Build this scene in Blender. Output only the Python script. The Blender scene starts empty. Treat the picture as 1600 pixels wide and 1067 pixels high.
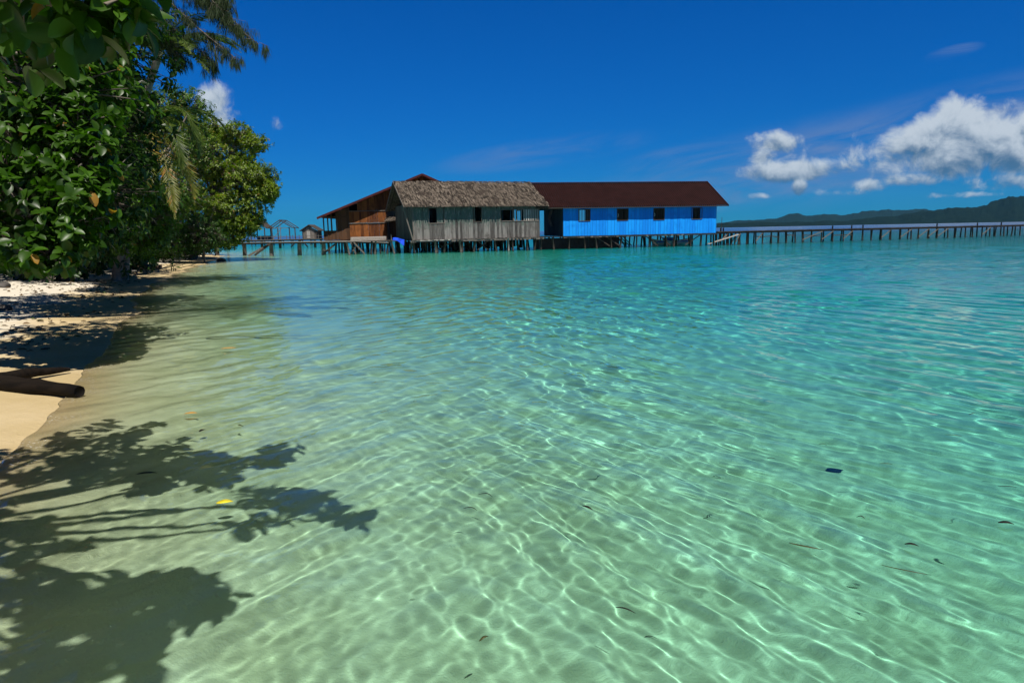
import bpy, math, random
import numpy as np
random.seed(7)
S = bpy.context.scene
COL = S.collection
R_ = math.radians
rng = np.random.default_rng(11)

# ---------------------------------------------------------------- camera
H = 1.6; F = 1066.7; PITCH = R_(9.14); ROLL = R_(1.13)
fwd = np.array([0, math.cos(PITCH), -math.sin(PITCH)]); up0 = np.array([0, math.sin(PITCH), math.cos(PITCH)]); rt0 = np.array([1., 0, 0])
RT = rt0*math.cos(ROLL) - up0*math.sin(ROLL); UP = up0*math.cos(ROLL) + rt0*math.sin(ROLL)
def ray(x, y): return fwd + RT*(x-800)/F + UP*(533.5-y)/F
def ground(x, y, z=0.0):
    d = ray(x, y); return d*((z-H)/d[2]) + np.array([0, 0, H])
def at(x, y, Y):
    d = ray(x, y); return d*(Y/d[1]) + np.array([0, 0, H])
from mathutils import Matrix, Vector
cam = bpy.data.objects.new('camera', bpy.data.cameras.new('camera')); COL.objects.link(cam); S.camera = cam
cam.matrix_world = Matrix(((RT[0], UP[0], -fwd[0], 0), (RT[1], UP[1], -fwd[1], 0), (RT[2], UP[2], -fwd[2], H), (0, 0, 0, 1)))
cam.data.lens = 24; cam.data.sensor_width = 36; cam.data.clip_start = .05; cam.data.clip_end = 40000

# ---------------------------------------------------------------- light, sky
SUN_EL = R_(62); SUN_AZ = R_(25)          # sun stands behind the camera, a little to its right
SUN_E = 5.0; HAZE = 2.2e-5; SKY_STR = .05; EXPO = 0.5
sun = bpy.data.objects.new('sun', bpy.data.lights.new('sun', 'SUN')); COL.objects.link(sun)
sun.data.energy = SUN_E; sun.data.angle = R_(.5); sun.data.color = (1, .94, .85)
sun.rotation_euler = (math.pi/2 - SUN_EL, 0, SUN_AZ)
sun.data.cycles.is_caustics_light = True
V = S.view_settings; V.view_transform = 'Standard'; V.look = 'None'; V.exposure = EXPO; V.gamma = 1
S.cycles.use_denoising = True; S.cycles.max_bounces = 9; S.cycles.diffuse_bounces = 2; S.cycles.glossy_bounces = 3; S.cycles.transparent_max_bounces = 12
S.cycles.adaptive_threshold = .008
S.cycles.sample_clamp_indirect = 6; S.cycles.blur_glossy = .3

class NT:
    """small node helper"""
    def __init__(s, t): s.t = t
    def n(s, ty, **k):
        o = s.t.nodes.new(ty)
        for a, b in k.items(): setattr(o, a, b)
        return o
    def l(s, a, b): s.t.links.new(a, b)
    def put(s, sock, v):
        if isinstance(v, bpy.types.NodeSocket): s.l(v, sock)
        else: sock.default_value = v
    def m(s, op, a, b=None, c=None, clamp=False):
        o = s.n('ShaderNodeMath', operation=op, use_clamp=clamp)
        for i, v in enumerate((a, b, c)):
            if v is not None: s.put(o.inputs[i], v)
        return o.outputs[0]
    def sep(s, v):
        o = s.n('ShaderNodeSeparateXYZ'); s.l(v, o.inputs[0]); return o.outputs
    def comb(s, x, y, z):
        o = s.n('ShaderNodeCombineXYZ')
        for i, v in enumerate((x, y, z)): s.put(o.inputs[i], v)
        return o.outputs[0]
    def noise(s, vec, scale, detail=4, rough=.55, dist=0, dim='3D'):
        o = s.n('ShaderNodeTexNoise', noise_dimensions=dim); s.l(vec, o.inputs['Vector'])
        o.inputs['Scale'].default_value = scale; o.inputs['Detail'].default_value = detail
        o.inputs['Roughness'].default_value = rough; o.inputs['Distortion'].default_value = dist
        return o.outputs[0]
    def map(s, v, a, b, c=0., d=1., smooth=True):
        o = s.n('ShaderNodeMapRange', interpolation_type='SMOOTHSTEP' if smooth else 'LINEAR')
        s.put(o.inputs[0], v)
        for i, q in enumerate((a, b, c, d)): s.put(o.inputs[1+i], q)
        return o.outputs[0]
    def mix(s, f, a, b, mode='MIX'):
        o = s.n('ShaderNodeMix', data_type='RGBA', blend_type=mode); s.put(o.inputs[0], f)
        for i, v in ((6, a), (7, b)):
            if isinstance(v, bpy.types.NodeSocket): s.l(v, o.inputs[i])
            else: o.inputs[i].default_value = (*v[:3], 1)
        return o.outputs[2]
    def vscale(s, v, sc):
        o = s.n('ShaderNodeMapping'); s.l(v, o.inputs[0]); o.inputs['Scale'].default_value = sc; return o.outputs[0]
    def bump(s, h, strength, dist):
        o = s.n('ShaderNodeBump'); s.l(h, o.inputs['Height']); s.put(o.inputs['Strength'], strength); o.inputs['Distance'].default_value = dist
        return o.outputs[0]

def sky_world():
    w = bpy.data.worlds.new('World'); S.world = w; w.use_nodes = True
    t = NT(w.node_tree); bg = w.node_tree.nodes['Background']
    sk = t.n('ShaderNodeTexSky', sky_type='NISHITA', sun_disc=False)
    sk.sun_elevation = SUN_EL; sk.sun_rotation = math.pi - SUN_AZ
    sk.altitude = 0; sk.air_density = 1.0; sk.dust_density = .0; sk.ozone_density = 4.0
    hs = t.n('ShaderNodeHueSaturation'); t.l(sk.outputs[0], hs.inputs['Color']); hs.inputs['Saturation'].default_value = 1.1
    el = t.sep(t.n('ShaderNodeTexCoord').outputs['Generated'])[2]
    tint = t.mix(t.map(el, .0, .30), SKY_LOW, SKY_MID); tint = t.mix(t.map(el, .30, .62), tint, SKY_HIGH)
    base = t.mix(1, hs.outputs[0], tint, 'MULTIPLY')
    # clouds live on the sky itself, placed by direction (u = x/y, v = z/y)
    tc = t.n('ShaderNodeTexCoord'); x, y, z = t.sep(tc.outputs['Generated'])
    ys = t.m('MAXIMUM', y, .02); u = t.m('DIVIDE', x, ys); v = t.m('DIVIDE', z, ys)
    front = t.map(y, .05, .25)
    p = t.comb(u, v, 0)
    def cu(px, py):
        d = ray(px, py); return d[0]/d[1], d[2]/d[1]
    wob = t.n('ShaderNodeTexNoise', noise_dimensions='2D'); t.l(p, wob.inputs['Vector'])
    wob.inputs['Scale'].default_value = 26; wob.inputs['Detail'].default_value = 3
    def dens(off_u, off_v):
        uu = t.m('ADD', u, off_u); vv = t.m('ADD', v, off_v)
        pp = t.comb(uu, vv, 0)
        nz = t.noise(t.vscale(pp, (1, 1.2, 1)), 20, 10, .6, .25, '2D')
        env = None; sw = None; sh = None
        for (px, py, rx, ry, k) in CLOUDS:
            cx, cy = cu(px, py)
            a = t.m('MULTIPLY', t.m('SUBTRACT', uu, cx), F/rx); b = t.m('SUBTRACT', vv, cy)
            # flat bases: steeper fall below the centre
            hq = t.m('MULTIPLY', b, F/ry); b = t.m('MAXIMUM', t.m('MULTIPLY', b, F/ry), t.m('MULTIPLY', b, -F*1.2/ry))
            e = t.m('SUBTRACT', k, t.m('MULTIPLY', t.m('ADD', t.m('MULTIPLY', a, a), t.m('MULTIPLY', b, b)), .55))
            wq = t.m('EXPONENT', t.m('MULTIPLY', t.m('MAXIMUM', e, -3), 3.5)); wh = t.m('MULTIPLY', wq, hq); sw = wq if sw is None else t.m('ADD', sw, wq); sh = wh if sh is None else t.m('ADD', sh, wh)
            env = e if env is None else t.m('SMOOTH_MAX', env, e, .15)
        return t.m('MAXIMUM', env, -1.5), t.m('SUBTRACT', nz, .5), t.m('DIVIDE', sh, t.m('ADD', sw, 1e-5))
    (e0, n0, h0), (e1, n1, h1) = dens(0, 0), dens(.004, .014); d0 = t.m('ADD', e0, t.m('MULTIPLY', n0, 2.1))
    alpha = t.m('MULTIPLY', t.map(d0, -.02, .8), front)
    lit = t.map(t.m('ADD', h0, t.m('MULTIPLY', t.m('SUBTRACT', n0, n1), 2.6)), -1.1, .85)
    ccol = t.mix(lit, CLOUD_DARK, CLOUD_LIT)
    # thin high veil and streaks
    rot = t.n('ShaderNodeMapping'); t.l(p, rot.inputs[0]); rot.inputs['Rotation'].default_value = (0, 0, R_(-12)); rot.inputs['Scale'].default_value = (1, 1, 1)
    st = t.noise(t.vscale(rot.outputs[0], (3.2, 17, 1)), 1.6, 7, .6, .4, '2D')
    bc = cu(1560, 190); sl = .2
    dv = t.m('SUBTRACT', t.m('SUBTRACT', v, bc[1]), t.m('MULTIPLY', t.m('SUBTRACT', u, bc[0]), sl))
    band = t.m('MULTIPLY', t.map(t.m('ABSOLUTE', dv), .015, .075, 1, 0), t.map(u, -.05, .5))
    veil = t.m('MULTIPLY', band, t.map(st, .3, .72))
    def streak(px, py, rx, ry, tilt):
        c = cu(px, py); du = t.m('SUBTRACT', u, c[0]); q = t.m('SUBTRACT', t.m('SUBTRACT', v, c[1]), t.m('MULTIPLY', du, tilt))
        e = t.m('ADD', t.m('POWER', t.m('MULTIPLY', du, F/rx), 2), t.m('POWER', t.m('ABSOLUTE', t.m('MULTIPLY', q, F/ry)), 2))
        return t.m('MULTIPLY', t.map(e, 0, 1, 1, 0), t.map(st, .28, .65))
    veil = t.m('MAXIMUM', veil, t.m('MULTIPLY', streak(1490, 82, 52, 12, .2), .9))
    veil = t.m('MAXIMUM', veil, t.m('MULTIPLY', streak(850, 238, 190, 26, .12), .5))
    veil = t.m('MAXIMUM', veil, t.m('MULTIPLY', streak(1080, 245, 150, 22, .12), .5))
    veil = t.m('MULTIPLY', t.m('MULTIPLY', veil, front), VEIL)
    c1 = t.mix(veil, base, VEIL_COL)
    c2 = t.mix(alpha, c1, ccol)
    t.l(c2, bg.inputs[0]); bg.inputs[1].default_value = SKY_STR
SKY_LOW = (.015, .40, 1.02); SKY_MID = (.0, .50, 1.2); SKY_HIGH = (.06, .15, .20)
CLOUD_LIT = (7.6, 8.6, 9.8); CLOUD_DARK = (.8, 2.0, 3.8); VEIL = .85; VEIL_COL = (2.0, 3.2, 6.4)
CLOUDS = [(1500, 232, 108, 40, 1.2), (1500, 196, 46, 36, 1.0), (1590, 222, 100, 44, 1.15), (1440, 228, 46, 26, .8), (1480, 258, 95, 14, .6), (1560, 172, 30, 14, .45), (1400, 268, 60, 14, .35), (1214, 226, 40, 17, .85), (1193, 245, 26, 20, .75), (1228, 248, 36, 15, .4), (1222, 268, 60, 17, .95),
          (1298, 264, 40, 16, .62), (1425, 281, 46, 13, .7), (1345, 290, 46, 12, .5), (1249, 294, 12, 12, .85), (1182, 307, 30, 7, .35), (1570, 285, 80, 16, .55), (1370, 252, 90, 34, .34), (1310, 302, 46, 9, .4), (1500, 305, 80, 8, .3),
          (334, 158, 24, 28, .85), (350, 186, 27, 24, .7), (432, 196, 14, 18, .16)]
sky_world()

# ---------------------------------------------------------------- object helpers
def tag(o, label=None, cat=None, group=None, kind=None):
    if label: o['label'] = label
    if cat: o['category'] = cat
    if group: o['group'] = group
    if kind: o['kind'] = kind
    return o
def thing(name, label, cat, loc=(0, 0, 0), rz=0, group=None):
    o = bpy.data.objects.new(name, None); COL.objects.link(o); o.location = tuple(loc); o.rotation_euler = (0, 0, rz)
    o.empty_display_size = .2
    return tag(o, label, cat, group)
def link_mesh(name, me, mat, parent=None, smooth=False):
    if mat: me.materials.append(mat)
    if smooth: me.polygons.foreach_set('use_smooth', np.ones(len(me.polygons), bool))
    o = bpy.data.objects.new(name, me); COL.objects.link(o)
    if parent: o.parent = parent
    return o
def np_mesh(name, v, quads=None, tris=None):
    me = bpy.data.meshes.new(name); v = np.asarray(v, np.float32).reshape(-1, 3)
    me.vertices.add(len(v)); me.vertices.foreach_set('co', v.ravel())
    ls = []; st = []; n = 0
    for f, k in ((quads, 4), (tris, 3)):
        if f is not None and len(f):
            f = np.asarray(f, np.int32).reshape(-1, k); ls.append(f.ravel()); st.append(n + np.arange(len(f))*k); n += f.size
    ls = np.concatenate(ls).astype(np.int32); st = np.concatenate(st).astype(np.int32)
    me.loops.add(len(ls)); me.loops.foreach_set('vertex_index', ls)
    me.polygons.add(len(st)); me.polygons.foreach_set('loop_start', st)
    me.update(calc_edges=True); return me
def unit(a):
    a = np.asarray(a, float); return a/np.maximum(np.linalg.norm(a, axis=-1, keepdims=True), 1e-9)

class MB:
    """collects boxes, beams and tubes into ONE mesh"""
    def __init__(s): s.v = []; s.f = []
    def add(s, vs, fs):
        n = len(s.v); s.v += [tuple(map(float, q)) for q in vs]; s.f += [tuple(i+n for i in f) for f in fs]; return s
    def box(s, x0, x1, y0, y1, z0, z1):
        return s.add([(x0, y0, z0), (x1, y0, z0), (x1, y1, z0), (x0, y1, z0), (x0, y0, z1), (x1, y0, z1), (x1, y1, z1), (x0, y1, z1)],
                     [(0, 3, 2, 1), (4, 5, 6, 7), (0, 1, 5, 4), (1, 2, 6, 5), (2, 3, 7, 6), (3, 0, 4, 7)])
    def beam(s, p, q, w, h, roll=0):
        p = np.array(p, float); q = np.array(q, float); d = unit(q-p)
        a = np.cross(d, (0, 0, 1.)); a = np.array((1., 0, 0)) if np.linalg.norm(a) < .05 else unit(a)
        b = np.cross(a, d); a, b = a*math.cos(roll)+b*math.sin(roll), b*math.cos(roll)-a*math.sin(roll)
        o = [(-1, -1), (1, -1), (1, 1), (-1, 1)]
        vs = [c + a*i*w/2 + b*j*h/2 for c in (p, q) for i, j in o]
        return s.add(vs, [(0, 1, 2, 3), (7, 6, 5, 4), (0, 4, 5, 1), (1, 5, 6, 2), (2, 6, 7, 3), (3, 7, 4, 0)])
    def tube(s, pts, rad, n=8, cap=True):
        pts = np.array(pts, float); k = len(pts); rad = np.broadcast_to(np.asarray(rad, float), (k,))
        tan = unit(np.gradient(pts, axis=0)); ref = np.array((0, 0, 1.)) if abs(tan[0][2]) < .8 else np.array((1., 0, 0))
        vs = []; fs = []
        for i in range(k):
            a = unit(np.cross(tan[i], ref)); b = np.cross(tan[i], a)
            for j in range(n):
                w = 2*math.pi*j/n; vs.append(pts[i] + (a*math.cos(w)+b*math.sin(w))*rad[i])
        for i in range(k-1):
            for j in range(n):
                j2 = (j+1) % n; fs.append((i*n+j, i*n+j2, (i+1)*n+j2, (i+1)*n+j))
        if cap: fs.append(tuple(range(n))); fs.append(tuple((k-1)*n+n-1-j for j in range(n)))
        return s.add(vs, fs)
    def plate(s, poly, t):
        """thick flat polygon; t = thickness vector"""
        poly = [np.array(q, float) for q in poly]; n = len(poly); t = np.array(t, float)
        return s.add(poly + [q+t for q in poly], [tuple(range(n))[::-1], tuple(range(n, 2*n))] + [(i, (i+1) % n, (i+1) % n+n, i+n) for i in range(n)])
    def build(s, name, mat, parent=None, smooth=False):
        me = bpy.data.meshes.new(name); me.from_pydata(s.v, [], s.f); me.update()
        return link_mesh(name, me, mat, parent, smooth)

# ---------------------------------------------------------------- materials
def new_mat(n):
    m = bpy.data.materials.new(n); m.use_nodes = True; t = NT(m.node_tree); m.node_tree.nodes.clear()
    out = t.n('ShaderNodeOutputMaterial'); return m, t, out
def wood_mat(name, cols, rough=.8, scale=1.0, streak=(9, 9, .7), bump=.5, spec=.25, extra=None):
    """weathered timber: tone differs board by board and streaks along the grain"""
    m, t, out = new_mat(name); b = t.n('ShaderNodeBsdfPrincipled'); t.l(b.outputs[0], out.inputs[0])
    tc = t.n('ShaderNodeTexCoord').outputs['Object']; g = t.n('ShaderNodeNewGeometry').outputs['Random Per Island']
    off = t.n('ShaderNodeVectorMath', operation='ADD'); t.l(tc, off.inputs[0]); t.l(t.comb(0, 0, t.m('MULTIPLY', g, 40)), off.inputs[1])
    n1 = t.noise(t.vscale(off.outputs[0], streak), 2.2*scale, 6, .65); n2 = t.noise(tc, 1.3*scale, 3)
    f = t.m('ADD', t.m('MULTIPLY', t.m('SUBTRACT', n1, .5), 2.4), g)
    c = t.mix(t.map(f, -.1, 1.1), cols[0], cols[1]); c = t.mix(t.map(n2, .52, .75), c, cols[2])
    if extra: c = extra(t, c, tc, n1, g)
    t.l(c, b.inputs['Base Color']); b.inputs['Roughness'].default_value = rough; b.inputs['Specular IOR Level'].default_value = spec
    t.l(t.bump(n1, bump, .01), b.inputs['Normal'])
    return m
def plain_mat(name, col, rough=.6, spec=.4, var=.25, scale=6, metallic=0):
    m, t, out = new_mat(name); b = t.n('ShaderNodeBsdfPrincipled'); t.l(b.outputs[0], out.inputs[0])
    tc = t.n('ShaderNodeTexCoord').outputs['Object']; n = t.noise(tc, scale, 5, .6)
    c = t.mix(t.map(n, .3, .7), tuple(q*(1-var) for q in col), tuple(min(1, q*(1+var)) for q in col))
    t.l(c, b.inputs['Base Color']); b.inputs['Roughness'].default_value = rough; b.inputs['Specular IOR Level'].default_value = spec
    b.inputs['Metallic'].default_value = metallic; t.l(t.bump(n, .3, .01), b.inputs['Normal'])
    return m
def leaf_mat(name, dark, light, old=None, old_amt=.03, rough=.4, transl=.38, spec=.35):
    m, t, out = new_mat(name); b = t.n('ShaderNodeBsdfPrincipled')
    g = t.n('ShaderNodeNewGeometry').outputs['Random Per Island']
    tc = t.n('ShaderNodeTexCoord').outputs['Object']; n = t.noise(tc, .9, 3)
    c = t.mix(t.m('ADD', t.m('MULTIPLY', g, .7), t.m('MULTIPLY', t.map(n, .35, .65), .3)), dark, light)
    if old: c = t.mix(t.map(g, 1-old_amt-.001, 1-old_amt, smooth=False), c, old)
    t.l(c, b.inputs['Base Color']); b.inputs['Roughness'].default_value = rough; b.inputs['Specular IOR Level'].default_value = spec
    tr = t.n('ShaderNodeBsdfTranslucent'); t.l(t.mix(1, c, (1.0, 1.35, .45), 'MULTIPLY'), tr.inputs[0])
    mx = t.n('ShaderNodeMixShader'); mx.inputs[0].default_value = transl; t.l(b.outputs[0], mx.inputs[1]); t.l(tr.outputs[0], mx.inputs[2]); t.l(mx.outputs[0], out.inputs[0])
    return m
M = {}
M['dark_wood'] = wood_mat('dark_wood', [(.022, .018, .014), (.065, .053, .042), (.03, .025, .02)])
M['pale_wood'] = wood_mat('pale_wood', [(.19, .175, .155), (.38, .355, .32), (.24, .22, .19)])
M['mid_wood'] = wood_mat('mid_wood', [(.07, .06, .052), (.16, .14, .12), (.09, .08, .068)])
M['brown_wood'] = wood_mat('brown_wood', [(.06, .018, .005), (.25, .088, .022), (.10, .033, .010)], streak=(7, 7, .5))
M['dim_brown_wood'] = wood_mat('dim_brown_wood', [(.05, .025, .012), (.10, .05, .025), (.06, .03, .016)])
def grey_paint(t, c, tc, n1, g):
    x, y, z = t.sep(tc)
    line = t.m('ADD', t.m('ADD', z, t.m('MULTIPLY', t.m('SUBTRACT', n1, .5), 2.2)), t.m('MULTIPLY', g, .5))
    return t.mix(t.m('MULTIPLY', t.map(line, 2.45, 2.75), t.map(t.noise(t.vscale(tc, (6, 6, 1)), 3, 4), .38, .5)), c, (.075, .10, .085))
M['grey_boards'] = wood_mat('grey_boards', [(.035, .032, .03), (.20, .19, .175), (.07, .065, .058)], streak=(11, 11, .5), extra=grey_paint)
M['green_boards'] = wood_mat('green_boards', [(.06, .075, .06), (.12, .15, .12), (.07, .08, .07)])
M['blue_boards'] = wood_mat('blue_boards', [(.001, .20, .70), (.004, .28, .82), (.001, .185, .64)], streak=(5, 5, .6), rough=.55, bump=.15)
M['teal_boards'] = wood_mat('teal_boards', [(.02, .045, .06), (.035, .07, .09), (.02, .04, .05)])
M['thatch'] = wood_mat('thatch', [(.010, .0075, .006), (.16, .132, .105), (.04, .03, .024)], streak=(3, 3, 3), rough=.95, bump=.2)
M['maroon_roof'] = plain_mat('maroon_roof', (.013, .0042, .0042), .65, .08, .22, 1.2)
M['maroon_trim'] = plain_mat('maroon_trim', (.06, .012, .01), .6, .2, .2, 2)
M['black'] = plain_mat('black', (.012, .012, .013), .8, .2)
M['white_paint'] = plain_mat('white_paint', (.72, .72, .7), .6, .3, .12)
M['blue_cloth'] = plain_mat('blue_cloth', (.008, .06, .55), .8, .2, .3)
M['hull_blue'] = plain_mat('hull_blue', (.02, .10, .5), .4, .5, .15)
M['bark'] = wood_mat('bark', [(.06, .05, .04), (.16, .135, .11), (.09, .075, .06)], streak=(3, 3, 1), bump=.8)
M['palm_bark'] = wood_mat('palm_bark', [(.13, .115, .095), (.26, .23, .19), (.16, .14, .115)], streak=(1, 1, 9), bump=.8)
M['wet_log'] = wood_mat('wet_log', [(.002, .0015, .001), (.012, .008, .005), (.004, .003, .002)], rough=.75, spec=.1, streak=(1, 8, 8), bump=.6)
M['driftwood'] = wood_mat('driftwood', [(.06, .04, .028), (.14, .10, .07), (.08, .05, .035)], streak=(1, 6, 6))
M['big_leaf'] = leaf_mat('big_leaf', (.008, .028, .002), (.05, .125, .007), (.28, .15, .02), .012)
M['mid_leaf'] = leaf_mat('mid_leaf', (.012, .040, .003), (.085, .17, .010), (.16, .09, .02), .015)
M['round_leaf'] = leaf_mat('round_leaf', (.026, .058, .003), (.17, .24, .012), (.17, .11, .02), .03)
M['back_leaf'] = leaf_mat('back_leaf', (.008, .026, .004), (.03, .075, .009))
M['shrub_leaf'] = leaf_mat('shrub_leaf', (.010, .034, .004), (.05, .11, .014))
M['palm_leaf'] = leaf_mat('palm_leaf', (.03, .06, .008), (.10, .14, .025), (.2, .13, .03), .05)
M['dry_palm_leaf'] = leaf_mat('dry_palm_leaf', (.07, .085, .010), (.19, .18, .03), (.28, .15, .03), .2)
M['needle'] = leaf_mat('needle', (.015, .03, .012), (.045, .07, .022), None, rough=.6, transl=.2, spec=.2)
M['litter_leaf'] = leaf_mat('litter_leaf', (.05, .03, .015), (.16, .10, .045), (.06, .08, .015), .1, rough=.7, transl=.1)
M['rock'] = plain_mat('rock', (.06, .055, .05), .85, .3, .4, 3)
M['yellow_leaf'] = plain_mat('yellow_leaf', (.62, .52, .02), .5, .4, .2, 20)
M['orange_leaf'] = plain_mat('orange_leaf', (.5, .24, .03), .5, .4, .25, 20)
M['dark_leaf'] = plain_mat('dark_leaf', (.014, .012, .007), .6, .2, .3, 20)
M['weed'] = plain_mat('weed', (.05, .055, .012), .5, .4, .4, 8)

# ---------------------------------------------------------------- terrain and water
SH_Y = np.array([-60, -10, 0, 2.5, 4.93, 6.0, 7.5, 9.2, 10.6, 12.6, 16.2, 24, 36, 51, 62, 72, 84, 100, 140, 400, 9000.])
SH_X = np.array([3, -1.5, -2.75, -3.25, -3.86, -4.26, -4.87, -5.7, -6.4, -7.4, -9.0, -12.7, -17.1, -21.8, -26., -33, -48, -75, -160, -700, -16000.])
def shore_d(X, Y):
    """metres seaward (+) of the waterline"""
    xs = np.interp(Y, SH_Y, SH_X); s = np.gradient(SH_X, SH_Y); sl = np.interp(Y, SH_Y, s)
    return (X-xs)/np.sqrt(1+sl*sl)
_vr = np.random.default_rng(5).random((64, 64))
def vnoise(x, y):
    xi = np.floor(x).astype(int); yi = np.floor(y).astype(int); fx = x-xi; fy = y-yi
    fx = fx*fx*(3-2*fx); fy = fy*fy*(3-2*fy); g = lambda a, b: _vr[a % 64, b % 64]
    return (g(xi, yi)*(1-fx)+g(xi+1, yi)*fx)*(1-fy)+(g(xi, yi+1)*(1-fx)+g(xi+1, yi+1)*fx)*fy
def bed_z(X, Y):
    d = shore_d(X, Y) + .25*(vnoise(X*.6, Y*.6)-.5)*np.clip(np.hypot(X, Y)/8, .3, 3)
    dep = 5.8*(1-np.exp(-np.maximum(d, 0)/49)) + .13*(1-np.exp(-np.maximum(d, 0)/1.6)) + .035*np.clip(d-90, 0, 300)
    dep = dep*(.88+.24*vnoise(X*.11+7, Y*.11))
    land = np.maximum(-d, 0); zl = np.where(land < 6, .06*land, .36+.09*(land-6)); zl = np.minimum(zl, 1.3+.02*land)
    und = .05*(vnoise(X*1.1+3, Y*1.1)-.5)*np.clip(np.abs(d)/2, 0, 1) + .012*(vnoise(X*4, Y*4)-.5)
    return np.where(d > 0, -dep, zl) + und
def polar(rs, ths):
    R, T = np.meshgrid(rs, ths, indexing='ij'); n, m = R.shape
    i = np.arange(n-1)[:, None]*m; j = np.arange(m-1)[None]
    return R*np.sin(T), R*np.cos(T), np.stack([i+j, i+j+1, i+j+m+1, i+j+m], -1).reshape(-1, 4)
rs = np.concatenate([np.linspace(.02, 6, 110), np.geomspace(6.06, 9000, 330)]); ths = np.linspace(-math.pi, math.pi, 361)
ths = np.sort(np.concatenate([ths, np.linspace(-.75, .75, 300)]))
X, Y, q = polar(rs, ths); Z = bed_z(X, Y)
me = np_mesh('seabed_and_beach', np.stack([X, Y, Z], -1), q)
m, t, out = new_mat('sand'); b = t.n('ShaderNodeBsdfPrincipled'); t.l(b.outputs[0], out.inputs[0])
tc = t.n('ShaderNodeTexCoord').outputs['Object']; x, y, z = t.sep(tc)
n1 = t.noise(tc, 1.1, 5); n2 = t.noise(tc, 9, 6, .65); n3 = t.noise(tc, 60, 3)
dry = t.mix(t.map(n2, .3, .7), (.50, .45, .36), (.58, .53, .44)); wet = t.mix(t.map(n1, .35, .65), (.42, .325, .17), (.48, .38, .22))
under = t.mix(t.map(n1, .35, .65), (.46, .425, .255), (.54, .505, .325))
wl = t.m('ADD', z, t.m('MULTIPLY', t.m('SUBTRACT', n1, .5), .10))
c = t.mix(t.map(wl, .07, .13), wet, dry); c = t.mix(t.map(z, -.14, -.01), under, c)
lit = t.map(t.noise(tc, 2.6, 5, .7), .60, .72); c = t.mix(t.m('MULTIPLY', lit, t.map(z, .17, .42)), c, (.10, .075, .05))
t.l(c, b.inputs['Base Color']); t.l(t.map(wl, .03, .12, .45, .95), b.inputs['Roughness']); b.inputs['Specular IOR Level'].default_value = .3
hh = t.m('ADD', t.m('MULTIPLY', n2, .6), t.m('MULTIPLY', n3, .25)); foot = t.noise(tc, 3.2, 2, .5); hh = t.m('ADD', hh, t.m('MULTIPLY', foot, t.map(z, .06, .2, 0, 1.6))); t.l(t.bump(hh, .6, .05), b.inputs['Normal'])
M['sand'] = m
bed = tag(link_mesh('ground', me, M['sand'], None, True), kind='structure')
bed.cycles.is_caustics_receiver = True

# water surface: real waves, finely meshed where the camera looks
rs = [.05]
while rs[-1] < 70: rs.append(rs[-1]+max(.013, .0034*rs[-1]))
while rs[-1] < 9000: rs.append(rs[-1]*1.04)
rs = np.array(rs)
ths = np.concatenate([np.linspace(-math.pi, -.80, 60)[:-1], np.linspace(-.80, .80, 800), np.linspace(.80, math.pi, 60)[1:]])
X, Y, q = polar(rs, ths)
D = np.maximum(np.gradient(rs)[:, None], (np.gradient(ths)[None]*rs[:, None])); dep = np.maximum(-bed_z(X, Y), 0)
wr = np.random.default_rng(21)
Z = np.zeros_like(X); wx = X + .25*(vnoise(X*.5, Y*.5)-.5) + .06*(vnoise(X*2, Y*2)-.5); wy = Y + .25*(vnoise(X*.5+9, Y*.5)-.5) + .06*(vnoise(X*2+5, Y*2)-.5)
patch = .55+.9*vnoise(X*.33+2, Y*.33+11)
NW = 90; SW = np.clip((X+1.8)/3.0, 0, 1); SW = SW*SW*(3-2*SW)
for i in range(NW):
    lam = .06*(.85/.06)**(((i+wr.random())/NW)**1.0)
    sg = 1 if i % 2 else -1; th = math.pi + sg*R_(28) + wr.normal(0, R_(17)); wt = (.35+.95*SW) if sg > 0 else (1.2-.85*SW)
    if i % 4 == 0: th = wr.uniform(0, 2*math.pi); wt = .8
    a = WAVE*(lam/.2)**1.22*wr.uniform(.5, 1.3) if (WAVE := .00032) else 0
    k = 2*math.pi/lam; f = np.clip(lam/D/3-1, 0, 1)
    Z += wt*a*f*np.sin(k*(math.cos(th)*wx+math.sin(th)*wy)+wr.uniform(0, 6.28))
Z = Z*patch*np.clip(.5+dep/.4, .5, 1)*(1+np.clip(np.hypot(X, Y)/40, 0, .6))
Z = Z - .05*np.clip(1-dep/.014, 0, 1)
me = np_mesh('water', np.stack([X, Y, Z], -1), q)
at_ = me.attributes.new('depth', 'FLOAT', 'POINT'); at_.data.foreach_set('value', np.clip(dep, 0, 30).astype(np.float32).ravel())
m, t, out = new_mat('sea_water')
dp = t.n('ShaderNodeAttribute', attribute_name='depth').outputs['Fac']
SIG = (.86, .138, .088)                    # what each crossing of the surface loses per metre of depth below it
ch = [t.m('EXPONENT', t.m('MULTIPLY', dp, -s)) for s in SIG]
cc = t.n('ShaderNodeCombineColor'); [t.l(a, cc.inputs[i]) for i, a in enumerate(ch)]
tc = t.n('ShaderNodeTexCoord').outputs['Object']; x, y, z = t.sep(tc)
rr = t.m('SQRT', t.m('ADD', t.m('MULTIPLY', x, x), t.m('MULTIPLY', y, y)))
h1 = t.noise(t.vscale(tc, (1.0, 1.4, 1)), 2.0, 6, .62, .3); h2 = t.noise(t.vscale(tc, (.35, .8, 1)), .5, 3, .5)
hb = t.m('ADD', h1, t.m('MULTIPLY', h2, .9))
nrm = t.bump(hb, t.map(rr, 11, 45, 0, .6), .16)
gl = t.n('ShaderNodeBsdfGlossy'); gl.inputs['Color'].default_value = (1, 1, 1, 1); t.l(t.map(rr, 10, 400, .0, .18), gl.inputs['Roughness']); t.l(nrm, gl.inputs['Normal'])
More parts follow.
